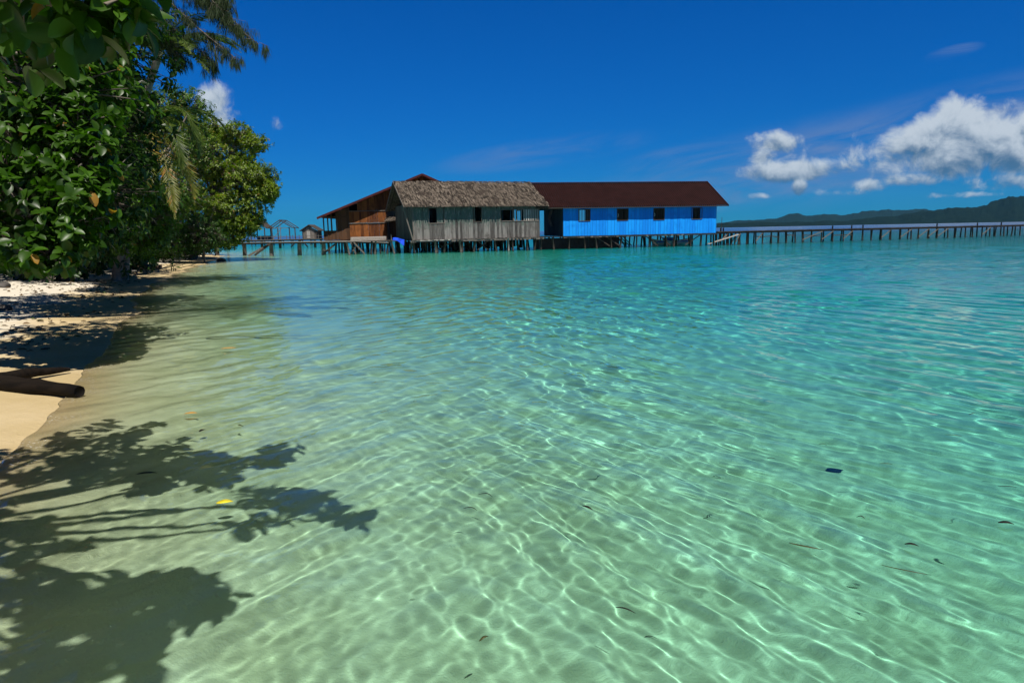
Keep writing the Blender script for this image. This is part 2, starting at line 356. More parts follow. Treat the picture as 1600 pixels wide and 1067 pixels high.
rf = t.n('ShaderNodeBsdfRefraction'); rf.inputs['IOR'].default_value = 1.33; rf.inputs['Roughness'].default_value = 0; t.l(cc.outputs[0], rf.inputs['Color'])
fr = t.n('ShaderNodeFresnel'); fr.inputs['IOR'].default_value = 1.33; t.l(nrm, fr.inputs['Normal'])
mx = t.n('ShaderNodeMixShader'); t.l(fr.outputs[0], mx.inputs[0]); t.l(rf.outputs[0], mx.inputs[1]); t.l(gl.outputs[0], mx.inputs[2]); t.l(mx.outputs[0], out.inputs[0])
fo = t.m('MULTIPLY', t.map(t.noise(tc, 38, 4, .7), .56, .66), t.m('MULTIPLY', t.map(dp, .0, .02), t.map(dp, .03, .09, 1, 0)))
fo = t.m('MULTIPLY', fo, t.map(t.noise(tc, 1.7, 2), .42, .6)); fd = t.n('ShaderNodeBsdfDiffuse'); fd.inputs[0].default_value = (.8, .8, .76, 1)
m2 = t.n('ShaderNodeMixShader'); t.l(t.m('MULTIPLY', fo, .55), m2.inputs[0]); t.l(mx.outputs[0], m2.inputs[1]); t.l(fd.outputs[0], m2.inputs[2]); t.l(m2.outputs[0], out.inputs[0])
water = tag(link_mesh('water', me, m, None, True), kind='structure')
water.cycles.is_caustics_caster = True
del X, Y, Z, D, dep, wx, wy, patch, q

# far hills
def hills(name, prof, Yd, depth, mat, seed, rough):
    px = np.array([p[0] for p in prof], float); py = np.array([p[1] for p in prof], float)
    us = np.linspace(px[0], px[-1], 700); n = 26; rr = np.random.default_rng(seed)
    base = np.interp(us, px, py); V_ = []
    for k in range(n):
        s = k/(n-1); prof_s = math.sin(min(s/.6, 1)*math.pi/2)**1.1 if s < .6 else max(0, 1-(s-.6)/.4)
        for u_, b_ in zip(us, base):
            Yk = Yd+depth*s; p = at(u_, b_, Yd+depth*.6); hz = max(p[2], 2)
            x_ = p[0]/p[1]*Yk
            hh = hz*prof_s*(1+rough*(.6*(vnoise(np.array(u_*.045+seed), np.array(s*6.))-.5)+.35*(vnoise(np.array(u_*.17), np.array(s*14.+seed))-.5)+.12*(vnoise(np.array(u_*.8), np.array(s*40.+seed))-.5)))
            V_.append((x_, Yk, hh-3 if k in (0, n-1) else hh))
    mm = len(us); i = np.arange(n-1)[:, None]*mm; j = np.arange(mm-1)[None]
    me = np_mesh(name, V_, np.stack([i+j, i+j+1, i+j+mm+1, i+j+mm], -1).reshape(-1, 4))
    return tag(link_mesh(name, me, mat, None, True), kind='structure')
def hill_mat(name, a, b, sc):
    m, t, out = new_mat(name); bs = t.n('ShaderNodeBsdfDiffuse'); t.l(bs.outputs[0], out.inputs[0])
    tc = t.n('ShaderNodeTexCoord').outputs['Object']; n = t.noise(tc, sc, 6, .7)
    t.l(t.mix(t.map(n, .35, .65), a, b), bs.inputs[0]); t.l(t.bump(n, 1, 14), bs.inputs['Normal']); return m
M['hill'] = hill_mat('hill_forest', (.003, .007, .006), (.007, .014, .009), .03)
hills('hills', [(1040, 354), (1110, 352), (1135, 349), (1180, 347), (1230, 347.5), (1290, 346), (1330, 345), (1350, 341), (1400, 337), (1440, 331), (1480, 328.5), (1530, 324), (1560, 317), (1590, 309), (1620, 304), (1700, 296), (1850, 300), (2050, 325)], 3000, 1200, M['hill'], 3, .5)
hills('hills', [(1090, 352), (1140, 347), (1190, 343), (1215, 341), (1232, 334.5), (1250, 334), (1262, 337), (1285, 334), (1300, 335), (1318, 337), (1335, 334), (1365, 331), (1385, 329), (1405, 328.5), (1430, 330), (1500, 328), (1700, 322)], 5600, 1500, M['hill'], 9, .45)

# ---------------------------------------------------------------- houses over the water
def px_on(frame, px):
    """local x where the view ray of image column px meets the front plane (local y=0) of a frame"""
    (ox, oy), th = frame; d = ray(px, 360); ux, uy = math.cos(th), math.sin(th)
    k = d[0]/d[1]; return (k*oy-ox)/(ux-k*uy)
def boards(mb, x0, x1, z0, ztop, y, th=.025, w=.19, openings=(), seed=0, zj=.02, gap=.003):
    r = random.Random(seed); x = x0; zt = ztop if callable(ztop) else (lambda q: ztop)
    while x < x1-.01:
        ww = min(w*r.uniform(.8, 1.25), x1-x); a, b_ = x+gap, x+ww-gap; oy = r.uniform(0, .02)
        cuts = sorted((max(o[2], z0), o[3]) for o in openings if o[0] < (a+b_)/2 < o[1]); lo = z0+r.uniform(-zj, zj)
        for c0, c1 in cuts:
            if c0 > lo+.02: mb.box(a, b_, y-th-oy, y-oy, lo, c0)
            lo = c1
        ta, tb = zt(a), zt(b_)
        if min(ta, tb) > lo+.02:
            yy = (y-th-oy, y-oy)
            mb.add([(a, yy[0], lo), (b_, yy[0], lo), (b_, yy[1], lo), (a, yy[1], lo), (a, yy[0], ta), (b_, yy[0], tb), (b_, yy[1], tb), (a, yy[1], ta)],
                   [(0, 3, 2, 1), (4, 5, 6, 7), (0, 1, 5, 4), (1, 2, 6, 5), (2, 3, 7, 6), (3, 0, 4, 7)])
        x += ww
def posts(parent, spots, top, mat, r0=.075, lean=.12, seed=1, foot=-2.2):
    r = random.Random(seed)
    for (x, y) in spots:
        dx, dy = r.uniform(-lean, lean), r.uniform(-lean, lean); rr = r0*r.uniform(.75, 1.25)
        MB().tube([(x+dx*1.6, y+dy*1.6, foot), (x+dx, y+dy, 0), (x, y, top)], [rr*1.1, rr, rr*.92], 7).build('post', mat, parent, True)
def corrugated(mb, p0, p1, q0, q1, amp=.018, pitch=.20, t=.02):
    """sheet between eave line p0-p1 and ridge line q0-q1, ribs running up the slope"""
    p0, p1, q0, q1 = (np.array(a, float) for a in (p0, p1, q0, q1)); L = np.linalg.norm(p1-p0); n = max(4, int(L/pitch*4))
    nr = unit(np.cross(p1-p0, q0-p0)); nr = nr if nr[2] > 0 else -nr
    vs = []; fs = []
    for i in range(n+1):
        s = i/n; o = nr*amp*math.sin(i*math.pi/2)
        a, b_ = p0+(p1-p0)*s+o, q0+(q1-q0)*s+o
        vs += [a, b_, b_-nr*t, a-nr*t]
    for i in range(n):
        k = 4*i; fs += [(k, k+4, k+5, k+1), (k+3, k+2, k+6, k+7), (k, k+3, k+7, k+4), (k+1, k+5, k+6, k+2)]
    fs += [(0, 1, 2, 3), (4*n+3, 4*n+2, 4*n+1, 4*n)]
    mb.add(vs, fs)
def thatch(parent, name, p0, p1, q0, q1, rows, seed, length=.55, sag=.05, jag=.12):
    """shaggy layer of leaf strips from the eave p0-p1 up to the ridge q0-q1 over a thin backing slab"""
    p0, p1, q0, q1 = (np.array(a, float) for a in (p0, p1, q0, q1)); r = np.random.default_rng(seed); L = np.linalg.norm(p1-p0)
    nr = unit(np.cross(p1-p0, q0-p0)); nr = nr if nr[2] > 0 else -nr; al = unit(p1-p0); ups = unit((q0+q1)/2-(p0+p1)/2)
    mb = MB(); mb.plate([p0, p1, q1, q0], -nr*.05)
    for k in range(rows+1):
        s = k/rows; cnt = int(L/.075)
        for i in range(cnt):
            f = (i+r.uniform(-.5, .5))/cnt; f = min(max(f, 0), 1)
            base = (p0+(p1-p0)*f)*(1-s)+(q0+(q1-q0)*f)*s
            w = r.uniform(.05, .12); ln = length*r.uniform(.7, 1.15); tip = base-ups*r.uniform(-.02, jag)+nr*r.uniform(.03, .15)+al*r.normal(0, .03)
            head = tip+ups*ln-nr*.03
            if np.dot(head-q0, ups) > .12: head = head-ups*(np.dot(head-q0, ups)-.12)
            a = al*w/2
            mb.add([tip-a*.7, tip+a*.7, head+a, head-a, tip-nr*.015], [(0, 1, 2, 3), (0, 4, 1)])
    return mb.build(name, M['thatch'], parent)
def window(parent, x0, x1, z0, z1, y, mat, bars=0, barmat=None, fr=.06, sill=True, fill=None):
    mb = MB(); ya, yb = y-.075, y+.03
    mb.box(x0-fr, x0, ya, yb, z0-fr, z1+fr); mb.box(x1, x1+fr, ya, yb, z0-fr, z1+fr); mb.box(x0, x1, ya, yb, z1, z1+fr); mb.box(x0, x1, ya, yb, z0-fr, z0)
    w = mb.build('window', mat, parent)
    if bars:
        mb = MB()
        for i in range(bars):
            xx = x0+(x1-x0)*(i+.5)/bars; mb.box(xx-.022, xx+.022, y-.035, y-.005, z0, z1)
        mb.build('bars', barmat or mat, w)
    if fill: MB().box(x0+(x1-x0)*fill[0], x0+(x1-x0)*fill[1], y-.03, y-.006, z0, z1).build('shutter', fill[2], w)
    return w
def deck(parent, x0, x1, y0, y1, z, mat, seed=0, along='x', name='deck', w=.17):
    r = random.Random(seed); mb = MB(); a0, a1 = (y0, y1) if along == 'x' else (x0, x1); s = a0
    while s < a1-.01:
        e = min(s+w, a1); j = r.uniform(-.01, .01); o0, o1 = r.uniform(0, .12), r.uniform(0, .12)
        if along == 'x': mb.box(x0-o0, x1+o1, s+.008, e-.008, z-.04+j, z+j)
        else: mb.box(s+.008, e-.008, y0-o0, y1+o1, z-.04+j, z+j)
        s = e
    return mb.build(name, mat, parent)

# --- grey thatched house
TH = R_(20); P = at(646, 375, 57.0); TF = ((P[0], P[1]), TH)
h = thing('thatched_house', 'grey weathered plank house with shaggy thatched roof standing on stilts', 'house', (P[0], P[1], 0), TH)
L = px_on(TF, 843); W = 7.4; FZ = 1.1; EZ = 3.72; RZ = 5.98; sl = (RZ-EZ)/(W/2+.6)
wz = EZ+.6*sl; wx_ = lambda p: px_on(TF, p)
ops = [(wx_(671), wx_(694), 2.42, 3.62), (wx_(741), wx_(752), 2.5, 3.7), (wx_(783), wx_(802), 2.52, 3.45), (wx_(802), wx_(841), 2.52, 3.45)]
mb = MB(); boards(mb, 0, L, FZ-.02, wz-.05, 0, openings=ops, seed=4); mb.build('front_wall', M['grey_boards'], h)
window(h, *ops[0], 0, M['mid_wood'], fill=(.52, .97, M['grey_boards'])); window(h, *ops[1], 0, M['dark_wood']); window(h, *ops[2], 0, M['mid_wood'])
w = window(h, *ops[3], 0, M['mid_wood']); mb = MB()
for i in range(11):
    xx = ops[3][0]+(ops[3][1]-ops[3][0])*(i+.4)/11; mb.box(xx, xx+(.05 if i < 4 else .16), -.05, -.02, ops[3][2], ops[3][3])
mb.build('slats', M['pale_wood'], w)
gz = lambda y: EZ-.12+(y+.6)*sl if y < W/2 else EZ-.12+(W+.6-y)*sl
def side_wall(parent, name, x, y0, y1, z0, zt, mat, seed, ops=()):
    mb = MB(); boards(mb, y0, y1, z0, zt, 0, seed=seed, openings=ops); mb.v = [(x-b_, a, c) for a, b_, c in mb.v]
    return mb.build(name, mat, parent)
side_wall(h, 'side_wall', -.03, .02, W, FZ, lambda y: min(gz(y), 4.1)-.06, M['green_boards'], 5)
side_wall(h, 'side_wall', L+.0, .02, W, FZ, lambda y: gz(y)-.06, M['green_boards'], 6, ops=[(4.7, 5.5, 2.4, 3.7), (6.0, 6.9, 2.4, 3.7)])
mb = MB(); boards(mb, 0, L, FZ, wz-.05, W, seed=8); mb.build('back_wall', M['green_boards'], h)
deck(h, -.2, L+.2, -.25, W+.2, FZ-.05, M['mid_wood'], 3, 'y', 'floor')
MB().beam((-.3, -.22, FZ-.17), (L+.3, -.22, FZ-.15), .09, .14).build('floor_beam', M['mid_wood'], h)
MB().beam((.2, -.3, FZ-.10), (3.1, -.3, FZ-.08), .05, .1).build('floor_beam', M['pale_wood'], h)
rf = thatch(h, 'roof', (-.75, -.6, EZ), (L+.7, -.6, EZ), (-.75, W/2, RZ), (L+.7, W/2, RZ), 18, 2)
thatch(rf, 'rear_slope', (-.75, W+.6, EZ), (L+.7, W+.6, EZ), (-.75, W/2, RZ), (L+.7, W/2, RZ), 6, 3)
mb = MB(); mb.beam((-.8, -.65, EZ-.08), (-.8, W/2, RZ-.02), .05, .17); mb.beam((-.8, W+.6, EZ-.08), (-.8, W/2, RZ-.02), .05, .17); mb.build('bargeboard', M['mid_wood'], h)
mb = MB(); r = random.Random(3)
for i in range(9):
    xx = -.5+i*(L+1)/8; mb.beam((xx, -.5, EZ-.12), (xx, W/2, RZ-.14), .06, .09); mb.beam((xx, W+.5, EZ-.12), (xx, W/2, RZ-.14), .06, .09)
mb.build('rafters', M['dark_wood'], h)
MB().beam((-.75, -.12, EZ-.08), (-.05, -.16, FZ-.1), .06, .1).build('brace', M['mid_wood'], h)
mb = MB(); mb.box(-.02, .09, -.04, .06, FZ-.1, wz-.1); mb.build('corner_post', M['mid_wood'], h)
r = random.Random(8); sp = [(x_*(L-.2)/8+.1+r.uniform(-.3, .3), y_) for x_ in range(9) for y_ in (-.05, W*.2, W*.4, W*.6, W*.8, W-.1)]
posts(h, sp, FZ-.1, M['dark_wood'], .085, .25, 6)
posts(h, [(px_on(TF, 793)-.1, -.38)], FZ-.05, M['pale_wood'], .10, .05, 2)
posts(h, [(px_on(TF, 678), -.3), (px_on(TF, 716), -.3)], FZ-.1, M['mid_wood'], .08, .12, 5)
r = random.Random(12)
for k in range(7):
    x_ = r.uniform(.5, L-2); y_ = r.choice([.1, W*.33, W*.66]); MB().beam((x_, y_, .1), (x_+r.uniform(1, 1.8)*r.choice([-1, 1]), y_, FZ-.15), .05, .08).build('cross_brace', M['dark_wood'], h)

mb = MB(); boards(mb, .1, L-.2, .05, FZ-.2, W*.5, w=.3, seed=33, gap=.03, zj=.25); mb.build('dark_boards', M['black'], h)  # black boards added as stand-in for the dark shade under the floor
# --- blue house
A = at(880, 369, 61.5); B = at(1118, 364, 64.0); BT = math.atan2(B[1]-A[1], B[0]-A[0]); BL = math.hypot(B[0]-A[0], B[1]-A[1]); BF = ((A[0], A[1]), BT)
h = thing('blue_house', 'long bright blue plank house with dark maroon metal roof on stilts', 'house', (A[0], A[1], 0), BT)
FZ = 1.12; EZ = 3.62; RZ = 5.98; W = 7.6; bx = lambda p: px_on(BF, p); OV = .62; sl = (RZ-EZ)/(W/2+OV); wz = EZ+OV*sl
ops = [(bx(a), bx(b_), 2.42, 3.38) for a, b_ in ((904.5, 921.5), (964.5, 980), (1021.5, 1037), (1080.5, 1095.5))]
mb = MB(); boards(mb, 0, BL, FZ-.02, wz-.05, 0, openings=ops, seed=14, w=.27, zj=.006, gap=.008); mb.build('front_wall', M['blue_boards'], h)
for i, o in enumerate(ops):
    w = window(h, *o, 0, M['dark_wood'], bars=7, barmat=M['dark_wood'], fr=.05, fill=(.62, .98, M['black']) if i == 0 else None)
    if i in (1, 2):
        mb = MB(); mb.tube([(o[0]+.03, -.06, 2.75+.1*math.cos(a)) if False else (o[0]+.07*math.sin(a), -.06, 2.85+.14*math.cos(a)) for a in np.linspace(.3, 2.9, 7)], .018, 5); mb.build('window_catch', M['white_paint'], w)
gz = lambda y: EZ+(y+OV)*sl if y < W/2 else EZ+(W+OV-y)*sl
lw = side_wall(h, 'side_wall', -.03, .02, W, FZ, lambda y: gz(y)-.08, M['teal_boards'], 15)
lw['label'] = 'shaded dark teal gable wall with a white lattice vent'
side_wall(h, 'side_wall', BL+.03, .02, W, FZ, lambda y: gz(y)-.08, M['blue_boards'], 16)
mb = MB()
for k in range(3):
    for sg in (-1, 1):
        mb.beam((-.09, 5.6-.75*k*.6, 2.75), (-.09, 4.5-.75*k*.6, 2.75+sg*.75), .02, .07)
mb.build('lattice_vent', M['pale_wood'], lw)
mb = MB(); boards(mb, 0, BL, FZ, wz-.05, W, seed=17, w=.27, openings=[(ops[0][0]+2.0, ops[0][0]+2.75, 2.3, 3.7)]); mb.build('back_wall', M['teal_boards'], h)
mb = MB(); mb.box(BL*.37, BL*.37+.05, .05, W-.05, FZ, 3.7); mb.box(BL*.5, BL*.5+.05, .05, W-.05, FZ, 3.7); mb.box(BL*.76, BL*.76+.05, .05, W-.05, FZ, 3.7); mb.build('partition', M['dark_wood'], h)
deck(h, -2.9, BL+.15, -.2, W+.1, FZ-.05, M['dark_wood'], 5, 'y', 'floor', .2)
MB().beam((0, -.16, FZ-.13), (BL+.1, -.16, FZ-.11), .09, .12).build('floor_beam', M['mid_wood'], h)
X0, X1 = -2.6, BL+.85
mb = MB(); corrugated(mb, (X0, -OV, EZ), (X1, -OV, EZ), (X0, W/2, RZ), (X1, W/2, RZ)); rf = mb.build('roof', M['maroon_roof'], h)
mb = MB(); corrugated(mb, (X0, W+OV, EZ), (X1, W+OV, EZ), (X0, W/2, RZ), (X1, W/2, RZ)); mb.build('rear_slope', M['maroon_roof'], rf)
mb = MB(); mb.beam((X0, W/2, RZ+.04), (X1, W/2, RZ+.04), .36, .05); mb.build('ridge_cap', M['maroon_trim'], rf)
mb = MB(); mb.beam((X1+.03, -OV-.06, EZ-.07), (X1+.03, W/2, RZ-.0), .035, .17); mb.beam((X1+.03, W+OV+.06, EZ-.07), (X1+.03, W/2, RZ-.0), .035, .17); mb.build('bargeboard', M['maroon_trim'], rf)
mb = MB(); mb.beam((X0, -OV+.05, EZ-.07), (X1, -OV+.05, EZ-.07), .04, .09)
mb.build('eave_beam', M['dark_wood'], h)
r = random.Random(9); sp = [(x_*(BL+2)/13-2+r.uniform(-.25, .25), y_) for x_ in range(14) for y_ in (-.05, W*.33, W*.66, W-.1)]
posts(h, sp, FZ-.1, M['dark_wood'], .08, .14, 16)
for k in range(12):
    x_ = r.uniform(4, BL-1.8); y_ = r.choice([.05, .05, W*.33, W*.66]); MB().beam((x_, y_, .05), (x_+r.uniform(.9, 1.6)*r.choice([-1, 1]), y_, FZ-.15), .05, .08).build('cross_brace', M['dark_wood'], h)
mb = MB(); boards(mb, -2.6, BL*.37, -.2, FZ-.18, .5, w=.3, seed=31); mb.build('dark_boards', M['black'], h)  # solid row of black boards under the left end of the house

# --- brown house, gable end to the camera
FY = 66.5; C0 = at(534, 372, FY); h = thing('brown_house', 'brown plank house with a long sloping maroon roof and open porch on stilts', 'house', (-17.3, FY, 0))
ox = -17.3; RX = at(660, 272, FY-.8); RXx = RX[0]-ox; RXz = RX[2]; E_ = at(497, 340, FY-.8); EX = E_[0]-ox; EZl = E_[2]; sL = (RXz-EZl)/(RXx-EX)
ERx, ERz = RXx+6.2, RXz-6.2*.46; zt = lambda x_: (RXz-(RXx-x_)*sL if x_ < RXx else RXz-(x_-RXx)*.46)-.1
FZ = 1.12; bx = lambda p: at(p, 360, FY)[0]-ox; DP = 11.0
x1 = bx(604); mb = MB(); boards(mb, bx(547), x1, FZ, 2.62, -.02, seed=41, w=.24); mb.build('front_wall', M['brown_wood'], h)
mb = MB(); boards(mb, bx(547), x1, 2.72, lambda q: min(zt(q), 3.78), -.02, seed=42, w=.24); mb.build('front_wall', M['brown_wood'], h)
mb = MB(); boards(mb, bx(560), RXx+5, 3.85, zt, 0, seed=43, w=.24); mb.build('gable_wall', M['brown_wood'], h)
mb = MB(); mb.beam((bx(547)-.05, -.08, 2.67), (x1+.05, -.08, 2.67), .07, .09); mb.beam((bx(547), -.08, 3.81), (x1+.4, -.08, 3.81), .07, .08); mb.build('wall_rail', M['mid_wood'], h)
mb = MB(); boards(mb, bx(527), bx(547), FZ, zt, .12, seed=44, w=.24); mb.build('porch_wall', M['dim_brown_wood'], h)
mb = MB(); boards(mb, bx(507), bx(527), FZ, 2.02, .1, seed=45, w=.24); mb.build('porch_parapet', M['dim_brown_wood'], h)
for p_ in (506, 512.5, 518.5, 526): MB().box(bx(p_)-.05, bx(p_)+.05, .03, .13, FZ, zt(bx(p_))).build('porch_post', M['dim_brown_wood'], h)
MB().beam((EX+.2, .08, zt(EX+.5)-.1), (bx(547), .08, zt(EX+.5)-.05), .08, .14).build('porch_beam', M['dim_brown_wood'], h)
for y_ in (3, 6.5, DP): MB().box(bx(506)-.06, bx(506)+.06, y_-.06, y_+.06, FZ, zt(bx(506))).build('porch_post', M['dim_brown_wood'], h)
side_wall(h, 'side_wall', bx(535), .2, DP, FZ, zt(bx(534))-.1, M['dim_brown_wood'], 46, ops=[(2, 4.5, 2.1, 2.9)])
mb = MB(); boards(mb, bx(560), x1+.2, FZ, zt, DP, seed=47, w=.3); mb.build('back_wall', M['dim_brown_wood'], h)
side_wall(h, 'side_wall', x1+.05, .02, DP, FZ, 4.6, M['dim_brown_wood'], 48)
Y0, Y1 = -.85, DP+.8
mb = MB(); corrugated(mb, (EX, Y0, EZl), (EX, Y1, EZl), (RXx, Y0, RXz), (RXx, Y1, RXz)); rf = mb.build('roof', M['maroon_roof'], h)
mb = MB(); corrugated(mb, (ERx, Y0, ERz), (ERx, Y1, ERz), (RXx, Y0, RXz), (RXx, Y1, RXz)); mb.build('right_slope', M['maroon_roof'], rf)
mb = MB(); mb.beam((EX-.1, Y0-.03, EZl-.08), (RXx, Y0-.03, RXz-.05), .035, .2); mb.beam((ERx, Y0-.03, ERz-.08), (RXx, Y0-.03, RXz-.05), .035, .2); mb.build('bargeboard', M['maroon_trim'], rf)
mb = MB()
for i in range(7):
    f = .06+i*.15; mb.beam((EX+(RXx-EX)*f, Y0+.05, EZl+(RXz-EZl)*f-.12), (EX+(RXx-EX)*f, .3, EZl+(RXz-EZl)*f-.12), .07, .09)
mb.build('purlins', M['mid_wood'], h)
deck(h, bx(505)-.1, RXx+4, -.3, DP, FZ-.05, M['dark_wood'], 6, 'y', 'floor', .2)
deck(h, bx(530), bx(606), -6.2, -.45, FZ-.08, M['mid_wood'], 7, 'y', 'porch_deck', .2)
posts(h, [(bx(530)+.4+k*1.5, y_) for k in range(4) for y_ in (-5.8, -3, -.8)], FZ-.12, M['dark_wood'], .08, .12, 27)
r = random.Random(19); sp = [(bx(507)+.3+x_*1.55+r.uniform(-.2, .2), y_) for x_ in range(9) for y_ in (-.1, DP*.33, DP*.66, DP-.2)]
posts(h, sp, FZ-.1, M['dark_wood'], .08, .12, 26)
# passage with a small thatched lean-to between the brown and the grey house
h = thing('lean_to', 'small thatched lean-to filling the gap between brown house and grey house', 'lean-to', (x1+ox+.1, FY-.5, 0))
px_ = lambda p: at(p, 360, FY-.5)[0]-(x1+ox+.1)
mb = MB(); boards(mb, .05, px_(646), FZ, 3.3, 1.2, seed=51, openings=[(px_(617), px_(630), FZ+.1, 2.75)], w=.2); mb.build('wall', M['dim_brown_wood'], h)
mb = MB(); [mb.box(px_(a)-.04, px_(a)+.04, 1.1, 1.2, FZ, 2.8) for a in (620, 626)]; mb.build('bars', M['mid_wood'], h)
thatch(h, 'roof', (-.1, -.3, 2.75), (px_(634), -.3, 2.95), (-.1, 1.3, 3.25), (px_(634), 1.3, 3.4), 4, 61, .4)
posts(h, [(.1, -.2), (px_(632), -.2)], 2.85, M['dark_wood'], .05, .02, 3)
deck(h, -.1, px_(650), -.4, 1.4, FZ-.04, M['dark_wood'], 8, 'x', 'floor')

# --- platform of loose planks before the brown house
h = thing('plank_platform', 'ramshackle plank platform on crooked posts before the brown house', 'platform', (0, 0, 0))
r = random.Random(5); mb = MB()
for k in range(13):
    a = at(546+r.uniform(-3, 8), 374+r.uniform(0, 6), 57.6+.16*k); b_ = at(600+r.uniform(0, 36), 374+r.uniform(0, 6), 57.6+.16*k); a[2] = 1.0+r.uniform(-.04, .08); b_[2] = 1.0+r.uniform(-.04, .08)
    mb.beam(a, b_, .17, .04)
mb.build('deck', M['mid_wood'], h)
mb = MB(); 
for k in range(3): mb.beam((at(547, 370, 59.5)[0], 59.6+.05*k, 1.12+.11*k), (at(603, 370, 59.5)[0], 59.55+.05*k, 1.14+.11*k), .05, .10)
mb.build('stacked_planks', M['pale_wood'], h)
for (p_, q_, mt) in ((546, 398, 'mid_wood'), (580, 397, 'dark_wood'), (586, 397, 'mid_wood'), (605, 396, 'dark_wood'), (616, 396, 'mid_wood'), (641, 395, 'mid_wood'), (560, 394, 'dark_wood'), (625, 394, 'dark_wood'), (634, 393, 'dark_wood')):
    g_ = ground(p_, q_); MB().tube([(g_[0]+.05, g_[1], -2.2), (g_[0], g_[1], 0), (g_[0]+r.uniform(-.25, .2), g_[1]+.1, 1.05)], [.1, .09, .08], 7).build('post', M[mt], h, True)
for (pa, pb) in ((548, 560), (556, 548), (570, 553)):
    a = ground(pa, 397); b_ = at(pb, 379, a[1]); MB().beam(a, b_, .07, .1).build('brace', M['mid_wood'], h)
g_ = at(614, 372, 57.3)
h = thing('blue_cloth', 'crumpled bright blue cloth hung over the platform edge', 'cloth', tuple(g_))
vs = []; n1_, n2_ = 16, 10
for i in range(n1_):
    for j in range(n2_):
        s, w_ = i/(n1_-1), j/(n2_-1); x_ = s*.95; drop = w_*(.25+.35*s*s); vs.append((x_, -.12-.14*w_+.05*math.sin(9*s+3*w_), .02+.05*math.sin(5*s)-drop*.9-.12*s))
i = np.arange(n1_-1)[:, None]*n2_; j = np.arange(n2_-1)[None]
me = np_mesh('cloth', vs, np.stack([i+j, i+j+1, i+j+n2_+1, i+j+n2_], -1).reshape(-1, 4)); o = link_mesh('cloth_sheet', me, M['blue_cloth'], h, True)
o.modifiers.new('s', 'SOLIDIFY').thickness = .02
g_ = at(612, 383, 57.2); g2 = at(611, 366, 57.4)
o = MB().tube([g_, g2], [.03, .05], 6).build('wooden_pole', M['mid_wood'], None, True); tag(o, 'short upright wooden stake leaning beside the blue cloth', 'stake')

# --- walkway to the beach
def walkway(name, label, pts, planks, post_px, mat, z, width=.75, braces=(), group=None, postr=.10):
    h = thing(name, label, 'walkway', (0, 0, 0), 0, group); pts = [np.array(p, float) for p in pts]; r = random.Random(len(label)); mb = MB()
    for k in range(planks):
        o = (k/(max(planks-1, 1))-.5)*width
        for a, b_ in zip(pts[:-1], pts[1:]):
            n_ = unit(np.cross((b_-a)*[1, 1, 0], (0, 0, 1))); mb.beam(a+n_*o+[0, 0, r.uniform(-.02, .02)], b_+n_*o+[0, 0, r.uniform(-.02, .03)], width/planks*.9, .05)
    mb.build('deck', mat, h)
    mb = MB()
    for a, b_ in zip(pts[:-1], pts[1:]): mb.beam(a+[0, .05, -.09], b_+[0, .05, -.09], .12, .12)
    mb.build('stringer', M['dark_wood'], h)
    return h
pts = [at(268, 386, 62.5), at(330, 381, 61.5), at(423, 378.5, 57.5), at(505, 377.5, 57.3), at(555, 377, 57.6), at(608, 379, 57.8)]
h = walkway('walkway', 'narrow plank walkway on thick posts from beach to brown house', pts, 3, None, M['pale_wood'], 1.1)
for p_, q_ in ((338, 398), (381, 400), (423, 400), (467, 399), (505, 399)):
    g_ = ground(p_, q_-1); yy = 57.6 if p_ > 400 else 60.5; tp = at(p_, 379, yy); 
    MB().tube([(tp[0], yy, -2.2), (tp[0], yy, 0), (tp[0]+.03, yy, 1.02)], [.2, .19, .16], 8).build('post', M['mid_wood'], h, True)
for (xa, xb) in ((398, 424), (503, 528)):
    sg = 1 if xa == 398 else -1; a = at(xa if sg > 0 else xb-2, 399 if sg > 0 else 380, 57.5); b_ = at(xb if sg > 0 else xa, 380 if sg > 0 else 398, 57.5)
    MB().beam(a, b_, .1, .14).build('brace', M['dark_wood'], h)
a = at(388, 400, 57.4); b_ = at(420, 382, 57.6); MB().beam(a, b_, .1, .16).build('brace', M['mid_wood'], h)
pts = [at(300, 377, 92), at(330, 376.5, 94), at(409, 375.5, 96), at(505, 373, 96)]
h = walkway('walkway', 'farther dark walkway running behind the posts of the near one', pts, 3, None, M['mid_wood'], 1.0, 1.2)
for p_ in (355, 409, 437, 468, 492): 
    tp = at(p_, 376, 96); MB().tube([(tp[0], 96, -3), (tp[0], 96, .95)], [.2, .18], 7).build('post', M['dark_wood'], h, True)
for (xa, xb) in ((455, 463), (481, 473)): MB().beam(at(xa, 386, 96), at(xb, 377, 96), .15, .15).build('brace', M['dark_wood'], h)

